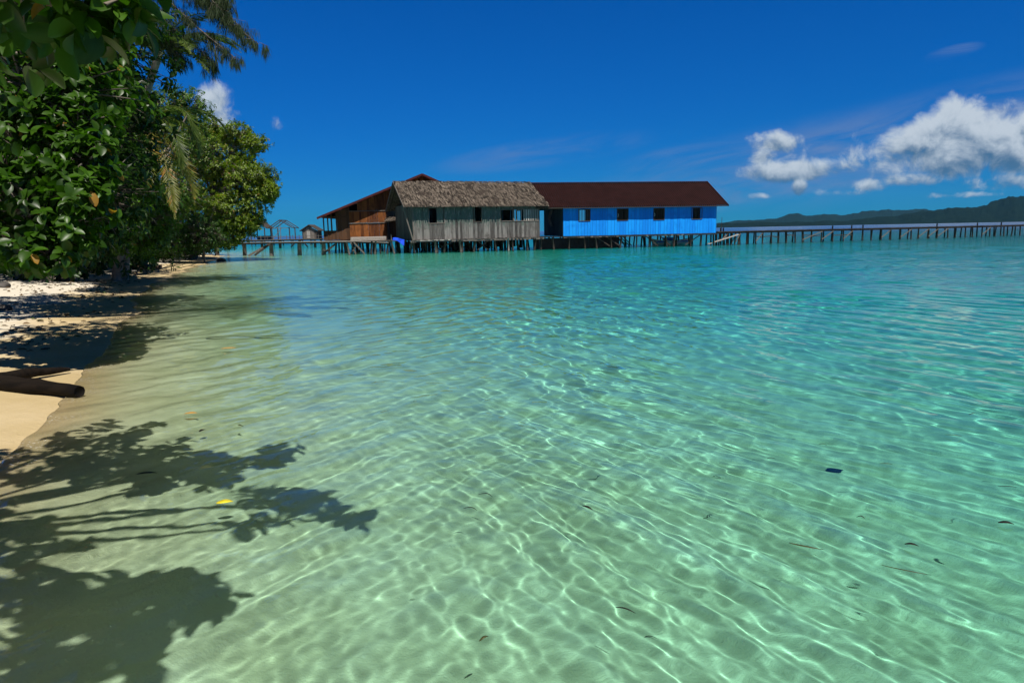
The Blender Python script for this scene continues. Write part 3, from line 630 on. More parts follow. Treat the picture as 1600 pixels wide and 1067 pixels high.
# --- far huts on their own platform
YH = 128.0; h = thing('hut_platform', 'long low far platform on thin posts carrying three huts', 'platform', (0, 0, 0))
a, b_ = at(384, 374, YH), at(512, 371.5, YH); mb = MB(); mb.plate([(a[0], YH-2, .85), (b_[0], YH-2, .85), (b_[0], YH+3, .85), (a[0], YH+3, .85)], (0, 0, .14)); mb.build('deck', M['mid_wood'], h)
posts(h, [(a[0]+(b_[0]-a[0])*k/17, YH-1.8+(k % 2)*4) for k in range(18)], .9, M['dark_wood'], .1, .1, 3, -3)
mb = MB()
for k in range(14): mb.beam((a[0]+(b_[0]-a[0])*k/13, YH-1.9, .95), (a[0]+(b_[0]-a[0])*k/13, YH-1.9, 1.75), .08, .08)
mb.beam((a[0], YH-1.9, 1.5), (b_[0], YH-1.9, 1.5), .05, .06); mb.build('railing', M['mid_wood'], h)
def hut(pxl, pxr, pya, pye, kind, label, cat):
    p0, p1 = at(pxl, 370, YH), at(pxr, 370, YH); w = p1[0]-p0[0]; zc = at((pxl+pxr)/2, pya, YH)[2]; ze = at((pxl+pxr)/2, pye, YH)[2]
    h = thing('hut', label, cat, ((p0[0]+p1[0])/2, YH, 0)); iw = w*.36; D_ = 3.4; zb = .99
    for x_ in (-iw, iw):
        for y_ in (-.3, D_-.4): MB().box(x_-.08, x_+.08, y_-.08, y_+.08, zb, ze+.1).build('post', M['dark_wood'], h)
    if kind == 'frame':
        mb = MB()
        for y_ in (-.5, 1.2, D_): mb.beam((-w/2, y_, ze), (0, y_, zc), .12, .14); mb.beam((w/2, y_, ze), (0, y_, zc), .12, .14)
        mb.beam((0, -.6, zc), (0, D_, zc), .12, .12); mb.beam((-w/2, -.5, ze), (-w/2, D_, ze), .1, .1); mb.beam((w/2, -.5, ze), (w/2, D_, ze), .1, .1); mb.build('roof_frame', M['dark_wood'], h)
        mb = MB(); mb.beam((-iw, -.3, ze), (iw, -.3, ze), .1, .1); mb.beam((-iw, -.3, 1.5), (iw, -.3, 1.5), .08, .08); mb.beam((-iw, -.3, zb), (.2, -.3, ze), .08, .08); mb.beam((0, -.4, zb), (0, -.4, zc), .08, .08); mb.build('cross_beam', M['mid_wood'], h)
    else:
        mb = MB()
        for sg in (-1, 1): mb.plate([(sg*w/2, -.6, ze-.08), (sg*w/2, D_, ze-.08), (0, D_, zc), (0, -.6, zc)][::sg], (0, 0, .12))
        mb.build('roof', M['dark_wood'], h)
        if kind == 'wall':
            mb = MB(); boards(mb, -iw, iw, zb, lambda q: zc-.2-abs(q)*(zc-ze)/(w/2), -.2, seed=3, w=.3); boards(mb, -iw, iw, zb, ze, D_-.5, seed=4, w=.3); mb.build('wall', M['mid_wood'], h)
            mb = MB(); boards(mb, -.5, .1, zb+.1, ze-.1, -.26, seed=7, w=.3); mb.build('door', M['pale_wood'], h)
        else:
            mb = MB(); boards(mb, -iw, iw, zb, 1.7, D_-.5, seed=4, w=.3); mb.build('wall', M['mid_wood'], h)
hut(389, 419, 345, 357, 'open', 'far open-sided hut with a thatched roof beside the round tree', 'hut')
hut(421, 459, 344, 356.5, 'frame', 'bare timber frame of an unfinished far hut with no cladding', 'hut')
hut(470, 499.5, 352, 360.5, 'wall', 'little boarded far hut with a gabled roof nearest the brown house', 'hut')

# --- long pier on the right
h = thing('pier', 'long wooden pier on many thin posts stretching away from the blue house', 'pier', (0, 0, 0))
PA = [(1112, 367, 65.2), (1150, 365.3, 66.9), (1250, 362.2, 69.7), (1380, 359.2, 73.9), (1500, 355.6, 77.9), (1600, 353.2, 83), (1760, 350, 92)]
PP = [at(*p) for p in PA]
for p in PP: p[2] = 1.18
def along(s):
    n = len(PP)-1; k = min(int(s*n), n-1); f = s*n-k; return PP[k]*(1-f)+PP[k+1]*f
mb = MB(); r = random.Random(2); NS = 120
for i in range(NS*2):
    a = along(i/(NS*2)); d_ = unit((along(min(1, i/(NS*2)+.01))-a)*[1, 1, 0] if i < NS*2-3 else np.array([.8, .5, 0])); n_ = np.array([-d_[1], d_[0], 0]); z_ = r.uniform(-.02, .02)
    mb.beam(a-n_*(.75+r.uniform(0, .1))+[0, 0, z_], a+n_*(.75+r.uniform(0, .1))+[0, 0, z_], .24, .045)
mb.build('deck', M['dark_wood'], h)
for sg in (-1, 1):
    mb = MB()
    for i in range(24):
        a, b_ = along(i/24), along((i+1)/24); n_ = unit(np.cross(b_-a, (0, 0, 1)))*.6*sg; mb.beam(a+n_+[0, 0, -.1], b_+n_+[0, 0, -.1], .1, .14)
    mb.build('stringer', M['dark_wood'], h)
NB = 50; bents = []
for i in range(NB):
    a = along((i+.3)/NB); b_ = along(min(1, (i+.6)/NB)); n_ = unit(np.cross(b_-a, (0, 0, 1))); row = []
    for sg in (-1, 1):
        q_ = a+n_*.62*sg+[r.uniform(-.12, .12), 0, 0]; top = 1.1 if r.random() > .1 else 1.55
        MB().tube([(q_[0]+r.uniform(-.2, .2), q_[1], -3), (q_[0]+r.uniform(-.08, .08), q_[1], 0), (q_[0], q_[1], top)], [.09, .075, .065], 6).build('post', M['dark_wood'], h, True); row.append(q_)
    bents.append(row)
for i in range(NB-1):
    if 5 < i < 22 and r.random() < .75: MB().beam(bents[i][1]*[1, 1, 0]+[0, 0, .62+r.uniform(-.1, .1)], bents[i+1][1]*[1, 1, 0]+[0, 0, .62+r.uniform(-.1, .1)], .06, .08).build('rail', M['dark_wood'], h)
    if r.random() < .4:
        a, b_ = bents[i][1]*[1, 1, 0], bents[min(i+1+(r.random() < .3), NB-1)][1]*[1, 1, 0]; MB().beam(a+[0, -.1, .2], b_+[0, -.1, 1.0], .05, .08).build('brace', M['mid_wood'], h)
a, b_ = at(1106, 381.5, 63.9), at(1154, 366.5, 65.8)
o = MB().beam(a, b_, .2, .07).build('plank', M['pale_wood'], None); tag(o, 'pale plank sloping from the water up to the pier start', 'plank')
a = at(1127, 367, 65.5); o = MB().tube([a, a+[.02, 0, 1.65]], [.03, .02], 5).build('mooring_pole', M['dark_wood'], None); tag(o, 'thin upright pole at the right corner of the blue house', 'pole')

# --- boat half hidden behind the stilts
g_ = at(1072, 376, 71); h = thing('boat', 'white and blue boat moored behind the stilts under the blue house', 'boat', (at(1048, 376, 68.6)[0], 68.6, 0), R_(8)); h.scale = (.62, .62, .75)
vs = []; n = 15
for i in range(n):
    s = i/(n-1)*2-1; wd = .75*(1-abs(s)**2.6)+.02; sh = .55+.3*abs(s)**2.5
    vs += [(s*3.2, -wd, sh), (s*3.05, -wd*.75, .05), (s*2.9, 0, -.2), (s*3.05, wd*.75, .05), (s*3.2, wd, sh)]
qf = [(i*5+j, i*5+5+j, i*5+6+j, i*5+1+j) for i in range(n-1) for j in range(4)]
o = link_mesh('hull', np_mesh('hull', vs, qf), M['white_paint'], h, True); o.modifiers.new('s', 'SOLIDIFY').thickness = .05
mb = MB(); mb.beam((-2.6, -.72, .42), (2.6, -.72, .42), .03, .16); mb.build('stripe', M['hull_blue'], h)
MB().box(-1.2, .2, -.5, .5, .5, .95).build('cabin', M['hull_blue'], h)

# ---------------------------------------------------------------- vegetation
def leaves_mesh(name, pos, axis, nrm, length, width, fold=.25, droop=.25, fine=True):
    """one folded, drooping blade per row; every blade is its own island"""
    n = len(pos); axis = unit(axis); side = unit(np.cross(axis, nrm)); nr = np.cross(side, axis)
    st, wd = {2: ([0, .08, .25, .45, .65, .82, .94, 1.0], [.05, .25, .72, .98, 1.0, .76, .38, .03]), 1: ([0, .28, .62, 1.0], [.12, .85, .9, .06]), 0: ([0, .5, 1.0], [.1, 1., .08])}[int(fine)]; st = np.array(st); wd = np.array(wd)
    L_ = np.broadcast_to(np.asarray(length), (n,))[:, None]; Wd = np.broadcast_to(np.asarray(width), (n,))[:, None]; out_ = []
    for s, w in zip(st, wd):
        mid = pos+axis*L_*s-nr*L_*droop*s*s
        out_ += [mid-side*Wd*w/2+nr*Wd*w*fold, mid, mid+side*Wd*w/2+nr*Wd*w*fold]
    v = np.stack(out_, 1); k = len(st)*3; b_ = np.arange(n)[:, None]*k; q = []
    for i in range(len(st)-1):
        for j in (0, 1): q.append(np.stack([b_[:, 0]+i*3+j, b_[:, 0]+i*3+j+1, b_[:, 0]+i*3+j+4, b_[:, 0]+i*3+j+3], -1))
    return np_mesh(name, v.reshape(-1, 3), np.concatenate(q))
def noise3(p, s, seed): return vnoise(p[:, 0]*s+seed*3.1+p[:, 2]*.7, p[:, 1]*s+p[:, 2]*s*1.3+seed)
def crown_points(lobes, seed):
    """twig ends in the lobes: mostly near the outside, with holes"""
    r = np.random.default_rng(seed); P_, O_, C_ = [], [], []
    for (c, rad, n) in lobes:
        c = np.array(c); rad = np.array(rad, float)*np.ones(3); d = unit(r.normal(size=(n, 3))); k = r.uniform(.45, 1.0, (n, 1))**.6
        bump_ = 1+.35*(noise3(d*2.2+c, 1.3, seed)-.5)[:, None]*2
        p = c+d*rad*k*bump_; keep = noise3(p/np.mean(rad)*2.4, 1., seed+5) > .27; keep |= r.random(n) < .25
        P_.append(p[keep]); O_.append(unit(d[keep]+[0, 0, .25]+r.normal(0, .35, (keep.sum(), 3)))); C_.append(np.broadcast_to(c, (keep.sum(), 3)))
    return np.concatenate(P_), np.concatenate(O_), np.concatenate(C_)
def tree(name, label, base, lobes, leaf, per, mat, seed, group=None, trunk_r=.2, fine=2, spread=.5, trunk_path=None, bark='bark', cat='tree', min_z=.35, twig=.012, droop=.25):
    r = np.random.default_rng(seed); base = np.array(base, float); h = thing(name, label, cat, tuple(base), 0, group)
    P_, O_, C_ = crown_points(lobes, seed); ok = P_[:, 2] > min_z; P_, O_, C_ = P_[ok], O_[ok], C_[ok]; n = len(P_)
    rep = lambda a: np.repeat(a, per, 0); o = rep(O_); k = np.tile(np.arange(per), n); az = k*2.4+rep(r.uniform(0, 6.28, n))
    ref = np.where(np.abs(o[:, 2:]) < .9, [[0, 0, 1.]], [[1., 0, 0]]); a = unit(np.cross(o, ref)); b_ = np.cross(a, o)
    radial = a*np.cos(az)[:, None]+b_*np.sin(az)[:, None]; ax = unit(radial*r.uniform(.5, 1.1, (n*per, 1))+o*r.uniform(.05, .8, (n*per, 1))+[0, 0, -.18])
    nr = unit(o+[0, 0, .9]+r.normal(0, .35, (n*per, 3))); nr = nr-ax*np.sum(nr*ax, 1, keepdims=True)
    ln = leaf*r.uniform(.6, 1.2, n*per); pos = rep(P_)+o*(k/per*spread*leaf*2-leaf*.4)[:, None]-base
    me = leaves_mesh('crown', pos, ax, nr, ln, ln*(r.uniform(.5, .68, n*per) if fine == 2 else r.uniform(.42, .6, n*per)), droop=droop, fine=fine); link_mesh('crown', me, mat, h, True)
    mb = MB(); cs = [np.array(l[0]) for l in lobes]
    top = np.mean([c for c in cs], 0); tp = trunk_path or [base-[0, 0, .4], base*.6+top*.4+[0, 0, -.3], top]
    tp = [np.array(p) for p in tp]; mb.tube([p-base for p in tp], np.linspace(trunk_r, trunk_r*.4, len(tp)), 9)
    for c in cs:
        s = tp[-2]*.6+tp[-1]*.4; mid = (s+c)/2+r.normal(0, .12, 3); mb.tube([s-base, mid-base, c-base], [trunk_r*.38, trunk_r*.26, trunk_r*.12], 6)
    for i in range(0, n, 2 if n > 500 else 1):
        q0 = P_[i]; q1 = q0+(C_[i]-q0)*.55+r.normal(0, .05, 3); mb.tube([q1-base, q0-base], [twig*1.6, twig*.5], 3, False)
    mb.build('trunk', M[bark], h, True); return h
def lob(px, py, Y, r, n): return (at(px, py, Y), r, n)

# overhanging broadleaf tree close to the camera: its low leaves hang into the picture, its shade falls on the shallows
def cst(px, py, Hc):
    """crown spot at height Hc whose sun shadow falls where image point (px, py) meets the water"""
    g_ = ground(px, py); c_ = 1/math.tan(SUN_EL); return (g_[0]+math.sin(SUN_AZ)*c_*Hc, g_[1]-math.cos(SUN_AZ)*c_*Hc, Hc)
near = [(cst(40, 725, 3.5), (.5, .35, .2), 34), (cst(180, 718, 3.5), (.42, .22, .2), 24), (cst(300, 712, 3.4), (.28, .16, .16), 18), (cst(400, 708, 3.4), (.24, .12, .12), 12),
        (cst(430, 762, 3.4), (.26, .12, .14), 18), (cst(490, 765, 3.4), (.16, .1, .1), 10), (cst(330, 735, 3.4), (.26, .08, .14), 12), (cst(545, 782, 3.3), (.10, .05, .08), 5), (cst(410, 800, 3.3), (.08, .06, .06), 4), (cst(440, 690, 3.3), (.12, .03, .06), 4),
        (cst(0, 835, 3.4), (.3, .2, .2), 16), (cst(60, 865, 3.3), (.22, .12, .12), 8), (cst(40, 930, 3.3), (.4, .2, .2), 24), (cst(160, 930, 3.3), (.26, .13, .15), 16), (cst(310, 905, 3.2), (.17, .06, .1), 12), (cst(245, 900, 3.2), (.17, .08, .1), 9), (cst(350, 925, 3.2), (.07, .04, .06), 4),
        (cst(170, 1000, 3.2), (.14, .12, .12), 11), (cst(60, 1020, 3.2), (.3, .16, .15), 16), (cst(200, 960, 3.2), (.1, .06, .1), 6), (cst(-170, 850, 3.3), (.45, .6, .3), 34),
        ((-6.9, 6.6, 6.3), (1.2, 1.7, .6), 110), ((-8.2, 7.4, 6.6), (1.4, 1.5, .6), 100), lob(60, -20, 3.6, (.5, .5, .22), 30), lob(150, -15, 3.3, (.16, .3, .13), 14), lob(120, 20, 3.4, (.16, .2, .12), 12), lob(20, 40, 4.2, (.35, .4, .25), 20)]  # two high lobes out of view are added to shade the big-leaved tree
tree('overhanging_tree', 'broadleaf tree hanging huge dark leaves into the top left corner', (-5.2, .6, .12), near, .16, 6, M['big_leaf'], 3, trunk_r=.12, trunk_path=[(-5.2, .6, -.3), (-4.6, 1.0, 1.8), (-3.6, 1.7, 2.9), (-2.6, 2.3, 3.35)], twig=.008)
# big-leaved tree at the left edge
big = [lob(30, 40, 10, (1.3, 1.2, 1.0), 177), lob(70, 150, 9.4, (1.0, 1.0, .8), 194), lob(20, 240, 9, (.9, 1, .9), 177), lob(112, 190, 9, (.5, .6, .45), 97), lob(100, 250, 8.7, (.6, .6, .5), 112),
       lob(140, 255, 8.5, (.3, .4, .28), 38), lob(60, 320, 8.4, (.75, .8, .5), 145), lob(130, 305, 8.3, (.33, .4, .3), 54), lob(115, 350, 8.2, (.38, .4, .3), 54), lob(30, 375, 8.2, (.6, .6, .3), 97), lob(75, 392, 8.0, (.33, .4, .2), 48), lob(130, 100, 10, (.6, .6, .5), 80)]
tree('broadleaf_tree', 'big-leaved tree drooping low over the sand at the left edge', (-9.2, 9.6, .2), big, .15, 7, M['big_leaf'], 5, trunk_r=.22, min_z=1.0)
# dense trees behind it
tree('dense_tree', 'dense dark tree standing behind the big-leaved tree', (-14.5, 15.5, .4), [lob(60, 80, 15, (2.4, 2, 2.0), 500), lob(40, 250, 14.5, (2, 2, 1.7), 420), lob(140, 300, 14.5, (1.2, 1.4, 1.1), 260), lob(150, 60, 15.5, (1.6, 1.6, 1.5), 300), lob(60, 370, 14, (1.6, 1.4, .6), 200), lob(170, 210, 16, (1.1, 1.2, 1.2), 240)],
     .2, 7, M['back_leaf'], 8, trunk_r=.26, fine=False)
tree('glossy_tree', 'glossy small-leaved tree rising behind the hanging palm fronds', (-16.2, 24.5, .35), [lob(170, 185, 22, (1.3, 1.6, 1.2), 520), lob(205, 180, 24, (1.0, 1.2, .9), 380), lob(188, 258, 22, (1.25, 1.5, 1.4), 560), lob(170, 330, 20, (1.1, 1.2, 1.0), 400), lob(262, 165, 40, (1.3, 1.3, 1.0), 340), lob(222, 345, 24, (1.2, 1.2, 1.0), 420), lob(298, 170, 41, (1.1, 1.1, 1.3), 320), lob(285, 220, 41, (1.7, 1.3, 1.8), 500), lob(275, 290, 41, (1.6, 1.3, 1.8), 460), lob(165, 245, 20, (1, 1, 1), 320), lob(215, 375, 24, (1.2, 1, .6), 240)],
     .17, 7, M['mid_leaf'], 13, trunk_r=.25, fine=False)
tree('round_tree', 'rounded sunlit tree leaning out over the water before the huts', (-22.6, 48.5, .2), [lob(345, 245, 48.5, (2.5, 2.4, 2.0), 1500), lob(392, 285, 46.5, (1.75, 1.9, 1.6), 1050), lob(318, 290, 48.5, (2.4, 2.3, 1.9), 1200), lob(362, 330, 46, (2.1, 2, 1.4), 1100), lob(303, 225, 50, (1.6, 1.7, 1.7), 700), lob(417, 300, 46, (.75, .9, .7), 320), lob(350, 368, 46, (1.7, 1.5, .75), 620), lob(400, 225, 47, (.8, .9, .6), 200), lob(372, 208, 47.5, (1.0, 1, .7), 260), lob(332, 200, 48.5, (.7, .7, .7), 140), lob(385, 345, 46, (1.1, 1, .8), 360)],
     .19, 7, M['round_leaf'], 17, trunk_r=.3, fine=False, min_z=.7)
for (px, py, Y, rad, n, lab) in ((290, 374, 47, (1.7, 1.3, 1.0), 520, 'leafy shrub under the round tree by the walkway end'), (255, 374, 42, (1.5, 1.1, 1.2), 380, 'shrub below the brown hanging palm fronds'), (318, 362, 43, (1.3, 1.2, 1.2), 420, 'pale green shrub at the foot of the round tree trunk'),
                            (188, 386, 40, (1.3, .9, .9), 260, 'low dark shrub at the edge of the shaded sand'), (130, 386, 37, (1.4, .9, .9), 260, 'shrub behind the drooping lowest leaves of the big-leaved tree'), (240, 388, 45, (1.6, 1, .8), 300, 'sprawling shrub between the beach and the palm trunk'),
                            (60, 398, 33, (1.7, 1.1, 1.1), 330, 'dark bush under the big-leaved tree on the shaded sand'), (165, 391, 38, (1.7, 1.1, 1.0), 330, 'dark bush beside the palm trunks behind the white sand'), (212, 388, 43, (1.7, 1, 1.0), 330, 'dark bush behind the reddish driftwood piece'), (275, 385, 49, (1.3, .9, .9), 330, 'bush at the beach end of the near walkway'), (110, 394, 36, (1.7, 1.1, 1.1), 330, 'broad bush behind the lowest hanging leaves'), (10, 400, 29, (1.8, 1.1, 1.1), 330, 'bush at the very left edge behind the shaded rocks'), (150, 392, 34, (1.3, .9, .9), 280, 'dark low bush at the far end of the sunlit white sand')):
    c = at(px, py, Y); g_ = (c[0]-.3, c[1]+.4, float(bed_z(np.array(c[0]), np.array(c[1]))))
    tree('shrub', lab, g_, [(c, rad, n), (c+np.array([-.8*rad[0], .8, -.2]), np.array(rad)*.8, n//2), (c+np.array([.4, .3, -.35*rad[2]]), np.array(rad)*.75, n//2)], .15, 6, M['shrub_leaf'], int(px), 'shrubs along the beach edge', trunk_r=.07, fine=False, cat='shrub', min_z=g_[2]+.08)
for (px, py, Y, rad, n, lab) in ((120, 330, 30, (4, 3, 4), 900, 'shadowy forest tree far back behind the glossy tree'), (230, 330, 52, (5, 3, 4.5), 900, 'tall forest tree behind the palm trunk'), (20, 260, 24, (4, 3, 5), 800, 'deep forest tree behind the dense dark tree'), (290, 350, 62, (3.5, 3, 2.6), 600, 'forest tree behind the round tree by the shore')):
    c = at(px, py, Y); tree('forest_tree', lab, (c[0]-.5, c[1]+.5, .5), [(c, rad, n), (c+np.array([-3, 2, 1.]), np.array(rad)*.8, n//2), (c+np.array([0, 1, -1.8]), np.array(rad)*.8, n//2)], .3, 7, M['back_leaf'], int(px)+Y, 'forest trees behind the beach', trunk_r=.25, fine=False)

def frond(parent, base, az, el0, length, curl, mat, seed, droop=.9, leafl=.55):
    """feather leaf: arching midrib with hanging leaflets"""
    r = np.random.default_rng(seed); n = 14; p = np.array(base, float); e = el0; pts = [p]
    for i in range(n):
        d = np.array([math.cos(az)*math.cos(e), math.sin(az)*math.cos(e), math.sin(e)]); p = p+d*length/n; pts.append(p); e -= curl/n*(.6+.9*i/n)
    pts = np.array(pts); k = 58; s = np.linspace(.1, 1, k); ii = s*n; P_ = np.stack([np.interp(ii, np.arange(n+1), pts[:, j]) for j in range(3)], -1); T_ = unit(np.stack([np.interp(ii, np.arange(n+1), np.gradient(pts[:, j])) for j in range(3)], -1))
    hv = np.array([-math.sin(az), math.cos(az), 0]); pos, ax, nr, ln = [], [], [], []
    for sg in (-1, 1):
        a = unit(hv*sg+T_*.75+np.array([0, 0, -1.])*(droop*.7)+r.normal(0, .12, (k, 3))); pos.append(P_); ax.append(a); nr.append(np.cross(a, T_)*sg+[0, 0, .3]); ln.append(leafl*np.sin(np.clip(s*1.05, 0, 1)*math.pi*.9+.28)**.6*r.uniform(.85, 1.1, k))
    pos, ax, nr, ln = np.concatenate(pos), np.concatenate(ax), np.concatenate(nr), np.concatenate(ln)
    me = leaves_mesh('frond', pos, ax, nr, ln, .038, fold=.3, droop=.35*droop, fine=True); o = link_mesh('frond', me, mat, parent, True)
    MB().tube(pts, np.linspace(.028, .006, n+1), 5).build('midrib', mat, o, True)
def palm(label, base, crown, fr, seed, path=None, name='coconut_palm'):
    base = np.array(base, float); crown = np.array(crown, float); h = thing(name, label, 'palm tree', tuple(base)); mb = MB(); pts = path or [base-[0, 0, .4], base*.66+crown*.34+[-.2, 0, .2], base*.3+crown*.7+[-.2, 0, .2], crown]
    pts = np.array([np.array(p) for p in pts]); tt = np.linspace(0, len(pts)-1, 30); pp = np.stack([np.interp(tt, np.arange(len(pts)), pts[:, j]) for j in range(3)], -1)
    mb.tube(pp-base, np.linspace(.17, .11, 30)+.012*(np.arange(30) % 2), 9).build('trunk', M['palm_bark'], h, True)
    for i, (az, el, ln, cu, mt, dr) in enumerate(fr): frond(h, crown-base, R_(az), R_(el), ln, R_(cu), M[mt], seed*50+i, dr)
c = at(250, 80, 24.0); palm('tall coconut palm with green feather fronds against the blue sky', (at(178, 400, 25.5)[0], 25.5, .45), c,
     [(-12, 25, 3.2, 75, 'palm_leaf', .8), (15, 40, 3.0, 95, 'palm_leaf', .8), (-45, 20, 2.8, 80, 'palm_leaf', 1), (50, 45, 3, 80, 'palm_leaf', .8), (-80, 30, 2.6, 100, 'palm_leaf', 1), (-5, 60, 3, 110, 'palm_leaf', .8), (120, 35, 3, 90, 'palm_leaf', .8), (180, 30, 3, 90, 'palm_leaf', .8), (230, 30, 3, 90, 'palm_leaf', .8), (-28, 5, 2.6, 70, 'palm_leaf', 1)], 2)
c = at(236, 186, 23.0); palm('short coconut palm with yellowing fronds hanging straight down', (at(190, 400, 26.5)[0], 26.5, .42), c,
     [(-15, 40, 2.6, 190, 'palm_leaf', 1), (-40, 0, 3.0, 120, 'palm_leaf', 1.1), (-70, -20, 3.3, 85, 'dry_palm_leaf', 1.1), (-20, -40, 3.2, 55, 'dry_palm_leaf', 1.1), (-5, 10, 2.4, 130, 'palm_leaf', 1.1), (-100, 20, 3.0, 130, 'palm_leaf', 1), (20, 35, 2.8, 120, 'palm_leaf', 1), (-50, -45, 3.7, 42, 'dry_palm_leaf', 1.1), (200, 30, 3, 100, 'palm_leaf', 1), (100, 40, 3, 100, 'palm_leaf', 1)], 3)
# leaning palm whose crown is above the picture: it throws the long trunk shadow on the sand
def cs3(px, py, Hc): return np.array(cst(px, py, Hc))
pth = [cs3(-420, 545, 0)-[0, 0, .3], cs3(-190, 524, 2.4), cs3(0, 507, 4.6), cs3(175, 495, 6.8), cs3(345, 480, 8.6)]
palm('leaning coconut palm whose long trunk shadow crosses the sand', pth[0]+[0, 0, .3], pth[-1], [(a_, 25+(i*37) % 30, 3.6, 85, 'palm_leaf', .8) for i, a_ in enumerate(range(-170, 180, 27))], 4, pth)

# casuarina: drooping needle tufts on long thin boughs
def casuarina():
    base = at(62, 380, 24); base[2] = .4; h = thing('casuarina_tree', 'feathery casuarina with drooping needle tufts reaching into the blue sky', 'tree', tuple(base))
    r = np.random.default_rng(4); mb = MB(); tr = [base-[0, 0, .4], at(165, 150, 23), at(190, -120, 23), at(205, -330, 23)]; mb.tube([p-base for p in tr], [.2, .15, .09, .03], 8); tips = []
    boughs = [[(185, -90), (280, -30), (345, 25), (405, 70)], [(180, -60), (250, -10), (310, 45), (368, 92)], [(175, -20), (240, 20), (290, 60), (335, 100)], [(195, -150), (290, -110), (350, -50), (352, 3)], [(180, -70), (270, -30), (330, 0), (372, 40)], [(190, -110), (260, -60), (315, -25), (340, 0)], [(200, -230), (280, -210), (340, -160), (390, -110)], [(180, -60), (110, -50), (50, -20), (0, 10)], [(175, -10), (230, 30), (262, 62), (282, 92)]]
    for k, b_ in enumerate(boughs):
        Yk = 23+r.uniform(-1.5, 1.0); P_ = np.array([at(x_, y_, Yk if i else 23) for i, (x_, y_) in enumerate(b_)]); tt = np.linspace(0, 3, 22); pp = np.stack([np.interp(tt, range(4), P_[:, j]) for j in range(3)], -1); mb.tube(pp-base, np.linspace(.05, .01, 22), 5)
        for i in range(5, 22):
            for q in range(3):
                st_ = pp[i]+r.normal(0, .05, 3); d = unit(r.normal(0, 1, 3)*[1, 1, .35]+unit(pp[i]-pp[i-1])*.9); ln = r.uniform(.18, .6)*(1 if i < 19 else .6); e_ = st_+d*ln; mb.tube([st_-base, e_-base], [.008, .004], 3, False); tips += [st_+(e_-st_)*f for f in (.4, .75, 1.0)]
    tips = np.array(tips); n = len(tips); per = 14
    pos = np.repeat(tips, per, 0)+r.normal(0, .03, (n*per, 3)); ax = unit(np.array([0, 0, -1.])+r.normal(0, .2, (n*per, 3))); ln = np.repeat(r.uniform(.22, .5, n), per)*r.uniform(.6, 1.1, n*per)
    link_mesh('crown', leaves_mesh('crown', pos-base, ax, r.normal(0, 1, (n*per, 3)), ln, .014, droop=.05, fine=False), M['needle'], h); mb.build('trunk', M['bark'], h, True)
casuarina()
# thin roots hanging from the round tree
mb = MB(); r = random.Random(6)
b0 = at(405, 300, 46)
for k in range(9):
    a = at(390+k*3+r.uniform(-2, 2), 318+r.uniform(-4, 8), 46); mb.tube([a-b0, a-b0+np.array([r.uniform(-.05, .05), 0, -r.uniform(.3, 1.0)])], .008, 3)
o = mb.build('hanging_vine', M['bark'], None); o.location = b0; tag(o, 'thin bare vines hanging below the round tree over the water', 'vine', kind='stuff')

# ---------------------------------------------------------------- beach and water litter
def bz(x, y): return float(bed_z(np.array(x), np.array(y)))
def log(name, label, pts, rad, mat, n=10):
    pts = np.array(pts, float); k = 16; tt = np.linspace(0, len(pts)-1, k); pp = np.stack([np.interp(tt, np.arange(len(pts)), pts[:, j]) for j in range(3)], -1); r = np.random.default_rng(len(label))
    rr = np.interp(tt, np.arange(len(pts)), rad)*(1+r.normal(0, .05, k)); b_ = pp.mean(0); o = MB().tube(pp-b_, rr, n).build(name, mat, None, True); o.location = b_
    for v_ in o.data.vertices:
        c_ = v_.co; f_ = .8+.4*float(vnoise(np.array(c_.x*4+c_.z*9), np.array(c_.y*9+3)))+.12*float(vnoise(np.array(c_.x*14), np.array(c_.z*30+c_.y*20))); k_ = int(np.argmin(np.linalg.norm(pp-b_-np.array(c_), axis=1))); q_ = (pp-b_)[k_]; v_.co = Vector(q_+(np.array(c_)-q_)*f_)
    return tag(o, label, 'driftwood')
a, b_ = ground(-120, 592, .1), ground(124, 612, .06); log('driftwood_log', 'thick wet black log lying half in the shallows at the left edge', [a, a*.5+b_*.5+[0, 0, .02], b_], [.10, .092, .065], M["wet_log"])
a, b_ = ground(-60, 604, .12), ground(108, 577, .06); log('driftwood_branch', 'thinner forked dark branch behind the thick wet log', [a, a*.4+b_*.6+[0, 0, .03], b_], [.07, .06, .025], M['wet_log'])
a, b_ = ground(208, 419, .2), ground(252, 420, .14); log('driftwood_log', 'reddish brown driftwood piece on the sunlit white sand', [a+[0, 0, .08], b_+[0, 0, .08]], [.16, .10], M['driftwood'])
a, b_ = ground(212, 428, .15), ground(228, 424, .15); log('driftwood_twig', 'small twisted twig on the white sand by the driftwood', [a, (a+b_)/2+[0, 0, .22], b_+[0, 0, .05]], [.03, .02, .015], M['driftwood'])
a, b_ = ground(145, 545, -.03), ground(275, 536, -.1); log('shadow_strip', 'thin black branch in the shallows pointing out from the sand', [a+[0, 0, .02], (a+b_)/2+[0, .08, 0], b_], [.012, .02, .016], M['wet_log'], 6)  # this strip and the next stand in for palm trunk shadow lines
a, b_ = ground(322, 529, -.02), ground(486, 526, -.02); log('shadow_strip', 'long thin dark stick lying farther out in the clear shallows', [a, (a+b_)/2+[0, .05, 0], b_], [.012, .016, .008], M['wet_log'], 6)
